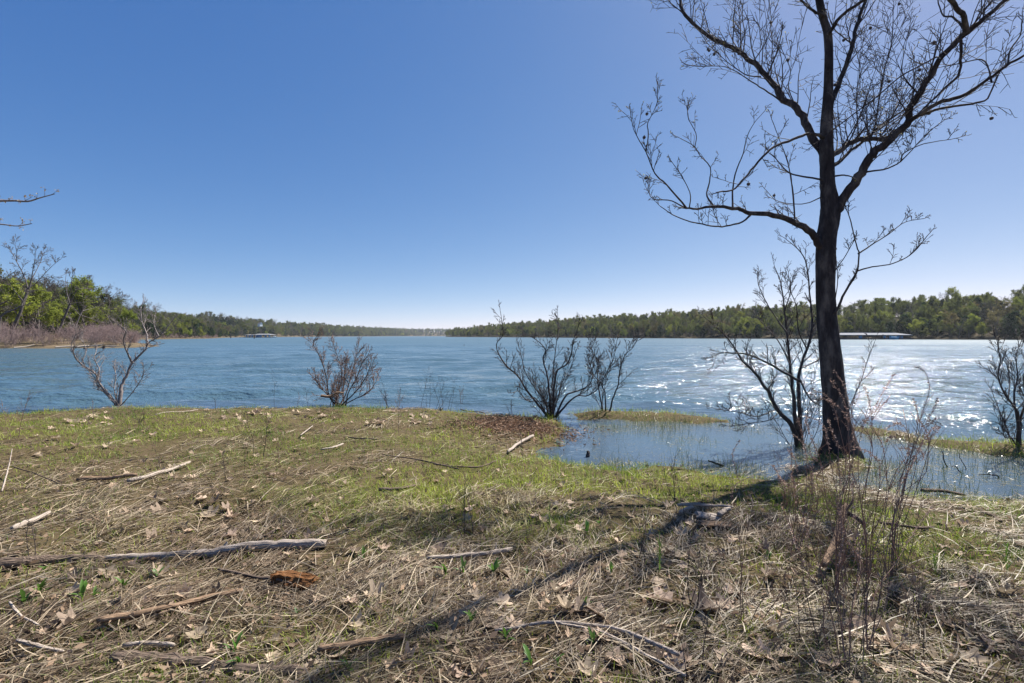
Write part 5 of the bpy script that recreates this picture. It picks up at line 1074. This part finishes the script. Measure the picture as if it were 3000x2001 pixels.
for x, y, s, lab in [(1310, 1872, 0.15, 'large flat grey brown leaf in the bottom middle'), (1100, 1762, 0.14, 'pale curled leaf left of middle in the foreground'), (1160, 1770, 0.12, 'ragged pale leaf right of the pale curled one'), (1455, 1845, 0.16, 'big cupped tan leaf beside the curved branch'), (1500, 1860, 0.11, 'tan leaf tucked under the curved branch'),
        (1760, 1815, 0.17, 'large russet cupped leaf in the tree shadow'), (1700, 1800, 0.14, 'grey leaf left of the russet cupped leaf'), (1290, 1620, 0.14, 'curled brown leaf standing beside the pale peeling stick'), (1250, 1632, 0.13, 'tan leaf left of the curled brown leaf'), (1020, 1558, 0.12, 'white papery leaf above the middle foreground straw'),
        (1945, 1770, 0.20, 'broad grey flat leaf right of the tree shadow'), (2060, 1790, 0.18, 'tan veined leaf lit by the sun right of the broad grey leaf'), (2045, 1760, 0.12, 'brown folded leaf behind the tan veined leaf'), (2018, 1778, 0.07, 'small silvery leaf beside the tan veined leaf'), (2230, 1935, 0.17, 'pale crumpled leaf at the bottom right of middle'), (2300, 1925, 0.15, 'bright crumpled leaf next to the pale crumpled one'), (2260, 1860, 0.13, 'curled pale leaf above the bright crumpled one'),
        (1925, 1710, 0.11, 'tan leaf under the yellow green tuft'), (2000, 1670, 0.08, 'small bright leaf right of the yellow green tuft'), (1980, 1950, 0.15, 'white curled leaf at the bottom edge'), (200, 1748, 0.12, 'bright tan leaf standing at the left among sprouts'), (215, 1700, 0.08, 'small brown leaf above the bright tan one'), (160, 1845, 0.08, 'pale brown leaf in the bottom left corner straw'),
        (470, 1508, 0.15, 'large pale folded leaf in the left straw'), (452, 1462, 0.09, 'white leaf above the large pale folded leaf'), (610, 1520, 0.16, 'large tan leaf right of the pale folded leaf'), (620, 1480, 0.12, 'dark brown leaf above the large tan one'), (450, 1585, 0.13, 'pale leaf lying just above the long log'), (520, 1588, 0.10, 'ragged leaf on the upper side of the long log'), (530, 1555, 0.10, 'tan leaf in straw above the ragged leaf'), (820, 1555, 0.13, 'tan leaf above the right end of the pale log'), (860, 1570, 0.13, 'brown leaf near the right end of the pale log'), (950, 1575, 0.12, 'curled tan leaf just right of the pale log end'),
        (415, 1360, 0.10, 'pale leaf above the white bleached stick'), (1470, 1780, 0.12, 'dark brown upright leaf in the middle shade'), (1480, 1690, 0.15, 'black curled leaf in the shade left of the tree shadow'), (2420, 1950, 0.15, 'broad leaf at the bottom between red weed stems'), (2620, 1905, 0.17, 'large pale leaf at the bottom right among red weeds'), (2580, 1860, 0.14, 'pale folded leaf above the large one among red weeds'), (2760, 1960, 0.13, 'bright leaf scrap in the bottom right'), (2900, 1900, 0.12, 'brown leaf near the bottom right corner'), (2240, 1620, 0.12, 'brown leaf in the shadow right of the boards'), (2120, 1640, 0.10, 'curled leaf in straw below the boards'), (2150, 1650, 0.10, 'wavy pale leaf right of the curled leaf'), (2390, 1510, 0.10, 'pale leaf behind the red weeds'), (2790, 1484, 0.14, 'long pale leaf on straw at the right'), (1600, 1640, 0.12, 'tan leaf in front of the tree shadow'), (1660, 1790, 0.12, 'grey curled leaf in the middle shade'), (1370, 1500, 0.10, 'white leaf at the foot of the thin weed stalks'), (1690, 1425, 0.09, 'brown leaf in the green grass below the hollow'), (1670, 1480, 0.10, 'dark leaf on pale straw right of the middle'), (1960, 1490, 0.10, 'pale leaf left of the grey stick'), (1560, 1520, 0.09, 'tan leaf in the middle straw')]:
    leaf(x, y, s * 0.88, lab)
def drift(n, x0, x1, y0, y1, s0, s1, txt):
    for _ in range(n): leaf(DR.uniform(x0, x1), DR.uniform(y0, y1), DR.uniform(s0, s1), 'dry brown leaf ' + txt, 'leaves ' + txt, lift=0.026)
drift(26, 180, 330, 1212, 1252, 0.08, 0.15, 'in the drift on the left crest')
drift(36, 600, 1010, 1203, 1240, 0.08, 0.14, 'in the drift along the middle crest')
drift(30, 1080, 1300, 1206, 1245, 0.08, 0.14, 'in the drift left of the red litter')
drift(22, 100, 900, 1260, 1360, 0.07, 0.12, 'scattered in the left green grass')
drift(26, 300, 1000, 1380, 1600, 0.06, 0.12, 'scattered in the left straw')
drift(22, 950, 1850, 1380, 1620, 0.06, 0.11, 'scattered in the middle straw')
drift(22, 1850, 2950, 1480, 1700, 0.06, 0.11, 'scattered in the right straw')
drift(34, 150, 1500, 1680, 1985, 0.06, 0.12, 'scattered in the bottom left foreground')
drift(34, 1500, 2950, 1720, 1990, 0.06, 0.12, 'scattered in the bottom right foreground')

# --- crumbled leaf litter between the whole leaves
lv = []
for me_, st_ in LM[:6]:
    V = np.empty(len(me_.vertices) * 3, np.float32); me_.vertices.foreach_get('co', V); V = V.reshape(-1, 3)
    Q = np.empty(len(me_.loops), np.int32); me_.loops.foreach_get('vertex_index', Q); lv.append((V, Q.reshape(-1, 4)))
mb = MB(); n = 1700; x, y = scatter(n, 1.3, 9.0, 2.0, rng=DN); keepl = (S(x, y) > 0.15) & (DN.random(n) < np.clip((fbm(x * 1.1, y * 1.1, 88, 3) - 0.33) * 5, 0.15, 1)); x, y = x[keepl], y[keepl]
for xx_, yy_ in zip(x, y):
    V, Q = lv[DN.integers(0, 6)]; Q = Q[DN.random(len(Q)) < DN.uniform(0.5, 1.0)]; s_ = DN.uniform(0.02, 0.055); a, b_, c_ = DN.normal(0, 0.5), DN.normal(0, 0.5), DN.uniform(0, 6.28)
    ca, sa, cb, sb, cc_, sc_ = math.cos(a), math.sin(a), math.cos(b_), math.sin(b_), math.cos(c_), math.sin(c_)
    R_ = np.array([[cc_, -sc_, 0], [sc_, cc_, 0], [0, 0, 1]]) @ np.array([[cb, 0, sb], [0, 1, 0], [-sb, 0, cb]]) @ np.array([[1, 0, 0], [0, ca, -sa], [0, sa, ca]])
    mb.add(V @ R_.T * s_ + np.array([xx_, yy_, float(H(xx_, yy_)) + 0.03]), Q, np.tile(np.array([0.36, 0.265, 0.19]) * DN.uniform(0.35, 1.35), (len(V), 1)))
tag(link('leaf_litter', mb.mesh('leaf_litter', M['weed'])), 'torn brown leaf litter lying between the straw', 'litter', kind='stuff')

# --- green sprouts
def sprout_mesh(seed, nl, L, wdt, up):
    nrg = np.random.default_rng(seed); V, Q, C = [], [], []; mb = MB()
    for k in range(nl):
        a = nrg.uniform(0, 6.283); el = nrg.uniform(*up); l_ = L * nrg.uniform(0.55, 1.1); m = 6; t = np.linspace(0, 1, m)
        elev = el - 0.7 * t * nrg.uniform(0.3, 1.1); r = np.concatenate([[0], np.cumsum(np.cos(elev[:-1]))]) * l_ / (m - 1); z = np.concatenate([[0], np.cumsum(np.sin(elev[:-1]))]) * l_ / (m - 1) + 0.006 * k
        wv = wdt * l_ * (np.sin(np.pi * np.clip(t * 0.92 + 0.08, 0, 1)) ** 0.8 + 0.04)
        cx_, sx_ = math.cos(a), math.sin(a); col = np.array([0.085, 0.17, 0.03]) * nrg.uniform(0.7, 1.4)
        rows_ = [np.stack([r * cx_ + s * wv * -sx_, r * sx_ + s * wv * cx_, z + abs(s) * wv * 0.45], 1) for s in (-1, 0, 1)]
        v = np.stack(rows_, 1).reshape(-1, 3); mb.add(v, grid_quads(m, 3), np.tile(col, (len(v), 1)))
    return mb.mesh('sprout', M['sprout'])
SPM = [sprout_mesh(400 + i, DR.randint(5, 8), 0.11, 0.11, (0.5, 1.4)) for i in range(4)] + [sprout_mesh(410 + i, 6, 0.075, 0.15, (0.3, 1.2)) for i in range(2)]
GRM = [sprout_mesh(420 + i, 40, 0.10, 0.022, (0.7, 1.5)) for i in range(2)]
def sprout(px, py, sc, vi, label, name='sprout'):
    g = gpt(px, py); o = link(name, (SPM + GRM)[vi], None, (g[0], g[1], g[2] + 0.02)); o.scale = (sc * 0.85,) * 3; o.rotation_euler = (0, 0, DR.uniform(0, 6.28)); tag(o, label, 'sprout'); return o
for i, (x, y, s, lab) in enumerate([(1065, 1648, 0.95, 'green sprout left of the pale peeling stick'), (1305, 1695, 1.0, 'green leafy sprout in the middle foreground, left of three'), (1358, 1690, 0.9, 'green sprout in the middle foreground, second of three'), (1445, 1692, 0.9, 'green sprout in the middle foreground beside the dark leaf'), (1380, 1835, 1.0, 'narrow leaved green sprout at the bottom middle'), (1545, 1690, 0.7, 'small green sprout left of the tree shadow'), (1790, 1690, 0.8, 'grey green sprout in the tree shadow'), (1280, 1862, 0.7, 'small green sprout beside the large flat leaf'),
        (1480, 1890, 0.8, 'green sprout below the cupped tan leaf'), (1555, 1962, 0.8, 'green sprout at the bottom edge right of middle'), (1635, 1955, 0.7, 'small green sprout right of the bottom edge one'), (460, 1700, 1.0, 'green sprout below the long pale log'), (360, 1735, 0.9, 'green sprout left of the one below the log'), (115, 1755, 1.1, 'green sprout at the left among brown leaves'), (70, 1785, 1.0, 'green sprout at the left edge'), (240, 1765, 0.9, 'green sprout beside the bright tan leaf'), (275, 1760, 0.8, 'slim green sprout right of the bright tan leaf'), (130, 1680, 0.7, 'small green sprout just below the left dark log'), (690, 1925, 0.9, 'green sprout above the bottom left log'), (700, 1965, 0.7, 'green sprout on the bottom left log'),
        (1020, 1980, 0.8, 'green sprout at the bottom edge left of middle'), (1720, 1572, 0.9, 'thin green sprout in the middle straw'), (1755, 1545, 0.7, 'small green sprout right of the thin one'), (870, 1812, 0.6, 'tiny green sprout right of the rotten chunk'), (1740, 1900, 0.8, 'broad leaved green sprout in the bottom shade'), (2255, 1650, 0.6, 'yellow green sprout among thin stalks'), (1715, 1785, 0.6, 'tiny green sprout above the russet leaf')]):
    sprout(x, y, s, i % 6, lab)
sprout(1932, 1690, 0.95, 6, 'yellow green grass tuft right of the tree shadow', 'grass_tuft'); sprout(2740, 1690, 0.9, 7, 'green grass tuft in the right straw', 'grass_tuft'); sprout(2950, 1690, 0.9, 6, 'green grass tuft near the right edge', 'grass_tuft')
sprout(1610, 1548, 0.8, 7, 'green grass tuft in the middle straw', 'grass_tuft')

# --- thin upright dead stalks
def stalks(px, py, n, h, spread, mat, label, name='dead_weed', twig=True, r=0.0032, seed=0, lean=0.12):
    rng = random.Random(seed); g = gpt(px, py); e = thing(name, label, 'weed', g); out = []
    cfg = dict(n=(8, 5, 3), levels=3 if twig else 1, taper=(0.35, 0.4, 0.5), wob=0.07, up=(0.02, 0.05, 0.04), kids=(6, 3, 0), t0=(0.3, 0.25, 0), ang=((0.35, 0.75),) * 3, ratio=(0.36, 0.4, .4), rr=(0.6, 0.7, .7), rmin=r * 0.42)
    for i in range(n):
        o0 = len(out); grow(out, Vector((rng.gauss(0, spread * .25), rng.gauss(0, spread * .25), -0.02)), Vector((rng.gauss(0, lean + spread * .4), rng.gauss(0, lean), 1)), h * rng.uniform(0.6, 1.05), r * rng.uniform(0.7, 1.15), 0, cfg, rng)
        mb = MB(); tubes(mb, [(p, q) for p, q, l in out[o0:] if l == 0], 5); s_ = link('stalk', mb.mesh('stalk', M[mat]), e)
        tw = [(p, q) for p, q, l in out[o0:] if l > 0]
        if tw: mb = MB(); tubes(mb, tw, 3); tag(link('twigs', mb.mesh('twigs', M[mat]), s_), kind='stuff')
    return e
for i, (x, y, n, h, sp, lab) in enumerate([(1975, 1508, 4, 0.52, 0.25, 'small bare sapling at the start of the tree shadow'), (1372, 1575, 4, 0.62, 0.12, 'thin tall dead stalks in the middle grass'), (1172, 1282, 1, 0.75, 0.1, 'bare sapling standing in the little puddle'), (725, 1345, 2, 0.65, 0.3, 'crooked bare twig plant in the left green grass'), (690, 1405, 3, 0.55, 0.3, 'forked dead weed in front of the crooked twig plant'), (842, 1372, 3, 0.42, 0.2, 'thin dead stalks right of the crooked twig plant'), (480, 1385, 3, 0.3, 0.15, 'small dead weed above the short brown log'), (420, 1250, 4, 0.35, 0.3, 'dead weed clump on the left crest'), (52, 1290, 2, 0.8, 0.2, 'tall thin weed at the left edge'),
        (640, 1208, 1, 0.5, 0.1, 'single bare twig on the crest left of the second shrub'), (805, 1195, 1, 0.95, 0.05, 'tall thin bare twig at the water edge left of the second shrub'), (868, 1198, 1, 0.5, 0.08, 'short bare twig just left of the second shrub'), (898, 1204, 1, 0.5, 0.1, 'short twig at the foot of the second shrub'), (1136, 1196, 5, 0.55, 0.2, 'cluster of dark stalks on the crest right of the second shrub'), (1165, 1194, 2, 0.6, 0.1, 'pair of thin stalks on the crest'), (1246, 1192, 3, 0.9, 0.25, 'taller dead weed at the water edge left of the large shrub'), (1288, 1200, 6, 0.75, 0.4, 'bushy dead weed at the water edge left of the large shrub'), (1352, 1182, 3, 0.55, 0.06, 'thin reeds standing in the lake'), (1495, 1212, 3, 0.4, 0.1, 'thin reeds in the shallows left of the large shrub'),
        (2030, 1790, 4, 0.50, 0.2, 'bare twiggy weed behind the tan veined leaf'), (2215, 1830, 5, 0.62, 0.22, 'upright forked dead weed left of the red weeds'), (2040, 1990, 2, 0.3, 0.1, 'short dead stalks at the bottom edge'), (1880, 1650, 2, 0.35, 0.1, 'thin dead stalk beside the tree shadow'), (270, 1230, 1, 0.55, 0.05, 'leaning bare twig by the pale shrub'), (1530, 1350, 1, 0.4, 0.05, 'thin stalk at the edge of the hollow'), (100, 1640, 2, 0.35, 0.1, 'thin dead stalks by the left dark log')]):
    stalks(x, y, n, h, sp, 'red_twig' if i % 3 == 2 else 'twig', lab, 'sapling' if 'sapling' in lab else 'dead_weed', True, 0.003 if y > 1350 else 0.005, 500 + i)

# --- red weeds with seed spikes
def red_weed(px, py, stems, label, seed):
    """stems: photograph paths of each stalk; the plant stands upright at its own distance"""
    nrg = np.random.default_rng(seed); g = gpt(px, py); e = thing('red_weed', label, 'weed', g)
    js = [(pts, dd) for pts, dd in stems]
    for pts, dd in stems:       # a thinner companion stalk beside each
        for _ in range(1):
            ex, ey = nrg.normal(0, 32), nrg.uniform(0.05, 0.35); b0 = pts[0]
            js.append(([(b0[0] + nrg.normal(0, 14) + (x - b0[0]) * nrg.uniform(0.85, 1.15) + ex * k / len(pts), b0[1] + (y - b0[1]) * (1 - ey)) for k, (x, y) in enumerate(pts)], dd + nrg.normal(0, 0.2)))
    for pts, dd in js:
        d = g[1]; n = 20; q = smooth_path(pts, n); f = np.linspace(0, 1, n)
        p3 = np.array([P(x, y, d + dd * k) for (x, y), k in zip(q, f)]) - g; p3[0, 2] = min(p3[0, 2], 0.0)
        rad = np.linspace(0.0022, 0.001, n); mb = MB(); tubes(mb, [(p3, rad)], 5, (0.27, 0.175, 0.14)); s_ = link('stalk', mb.mesh('stalk', M['weed']), e)
        m = 90; k0 = nrg.uniform(0.45, 0.62); t = k0 + (1 - k0) * nrg.random(m); idx = t * (n - 1); i0 = np.minimum(idx.astype(int), n - 2); c = p3[i0] + (p3[i0 + 1] - p3[i0]) * (idx - i0)[:, None] + nrg.normal(size=(m, 3)) * 0.005
        mb = MB(); leaves(mb, c, nrg.uniform(0.003, 0.008, m), np.array([[0.36, 0.25, 0.20]]) * nrg.uniform(0.5, 1.5, (m, 1)), 0.5, 0, nrg); tag(link('seeds', mb.mesh('seeds', M['weed']), s_), kind='stuff')
        tw = []
        for _ in range(5):
            i = nrg.integers(4, 13); a = nrg.uniform(-1, 1); L = nrg.uniform(0.06, 0.2); v = Vector((a, nrg.uniform(-.6, .6), 1.4)).normalized() * L
            tw.append(([Vector(p3[i]), Vector(p3[i]) + v * 0.5, Vector(p3[i]) + v + Vector((a * .02, 0, 0))], [0.0016, 0.0013, 0.001]))
        mb = MB(); tubes(mb, tw, 3, (0.22, 0.13, 0.1)); tag(link('side_twigs', mb.mesh('side_twigs', M['weed']), s_), kind='stuff')
def z7(*p): return [(1900 + a / 2.088, 1250 + b / 2.088) for a, b in p]
def z4(*p): return [(2200 + a / 3.136, 1000 + b / 3.136) for a, b in p]
red_weed(2480, 1990, [(z7((1210, 1540), (1180, 1250), (1150, 1000), (1180, 700), (1172, 400), (1160, 120)), 0.3), (z7((1190, 1540), (1130, 1200), (1060, 900), (960, 600), (890, 350), (870, 120)), -0.1), (z7((1230, 1540), (1240, 1150), (1290, 800), (1260, 500), (1250, 330)), 0.2)], 'tallest red weed with seed spikes at the bottom, crossing the big trunk', 601)
red_weed(2545, 1930, [(z7((1340, 1430), (1330, 1100), (1370, 800), (1450, 560), (1560, 330), (1640, 180), (1700, 50)), 0.5), (z7((1345, 1420), (1310, 950), (1200, 650), (1140, 400)), 0.3), (z7((1340, 1420), (1420, 1000), (1480, 650), (1600, 250), (1720, 30), (1770, 10)), 0.4)], 'red weed arching right over the flooded hollow', 602)
red_weed(2440, 1760, [(z4((780, 1900), (830, 1500), (870, 1100), (800, 750), (720, 520), (560, 445)), 0.2), (z4((790, 1900), (800, 1500), (940, 1100), (930, 700), (860, 420), (760, 260)), 0.4), (z4((800, 1900), (700, 1500), (640, 1100), (560, 900), (500, 720)), -0.1), (z4((800, 1900), (900, 1400), (900, 950), (870, 580), (730, 350)), 0.1)], 'red weed clump with drooping seed spikes before the big trunk', 603)
red_weed(2520, 1720, [(z4((1060, 1900), (1050, 1450), (1110, 900), (1100, 620), (1045, 410)), 0.1), (z4((1070, 1900), (1240, 1450), (1220, 1000), (1110, 800), (1030, 720)), -0.2), (z4((1080, 1900), (1000, 1400), (1000, 900), (1150, 580), (1320, 290)), 0.3)], 'red weed right of the big trunk with one spike leaning right', 604)
red_weed(2600, 1700, [(z4((1280, 1900), (1380, 1250), (1520, 950), (1560, 700), (1640, 450), (1600, 280), (1500, 230)), 0.2), (z4((1290, 1900), (1480, 1000), (1540, 720), (1490, 520)), 0.1), (z4((1300, 1900), (1400, 1200), (1560, 850), (1680, 620), (1720, 520)), 0.4), (z4((1300, 1900), (1450, 1000), (1380, 760), (1230, 810)), -0.2), (z4((1310, 1900), (1500, 950), (1620, 900), (1730, 800), (1600, 720)), 0.5)], 'red weed with a hooked seed spike over the water at right', 605)
red_weed(2250, 1540, [(z7((880, 900), (700, 640), (580, 400), (520, 220), (520, 150), (560, 80)), -0.1)], 'single red seed spike leaning left over the tree shadow', 606)
red_weed(2330, 1620, [(z4((420, 1900), (430, 1500), (420, 1150), (350, 1000)), 0.1), (z4((430, 1900), (330, 1500), (260, 1250), (200, 1130)), -0.1), (z4((440, 1900), (560, 1500), (560, 1200), (600, 1000)), 0.2), (z4((440, 1900), (560, 1400), (480, 900), (430, 700)), 0.2)], 'shorter red weed clump left of the big trunk', 607)
for i, (x, y, n, h, lab) in enumerate([(2380, 1560, 12, 0.55, 'dense reddish dead stems at the foot of the big trunk'), (2470, 1600, 14, 0.6, 'dense reddish dead stems in the middle of the red weeds'), (2560, 1640, 12, 0.6, 'reddish dead stems right of the middle red weeds'), (2430, 1720, 12, 0.6, 'reddish dead stems in front of the hooked branch'), (2600, 1800, 6, 0.6, 'thin dark dead stems at the right of the red weeds'), (2400, 1900, 7, 0.5, 'dark dead stems at the bottom left of the red weeds'), (2520, 1880, 7, 0.5, 'dark dead stems at the bottom of the red weeds')]):
    stalks(x, y, n, h, 0.5, 'red_twig' if i < 5 else 'twig', lab, 'dead_weed', True, 0.0022, 700 + i, 0.22)

# ------------------------------------------------------------------ air
hz, hn, hl = newmat('haze'); ho = hn.new('ShaderNodeOutputMaterial'); hv = hn.new('ShaderNodeVolumePrincipled')
hv.inputs['Color'].default_value = (0.80, 0.88, 1.0, 1); hv.inputs['Density'].default_value = 0.00008; hv.inputs['Anisotropy'].default_value = 0.3; hl.new(hv.outputs[0], ho.inputs['Volume'])
mb = MB(); mb.box((0, 1900, 28.0), (8000, 4200, 64)); tag(link('haze', mb.mesh('haze', hz, smooth=False)), 'thin bluish air over the lake', 'haze', kind='stuff')
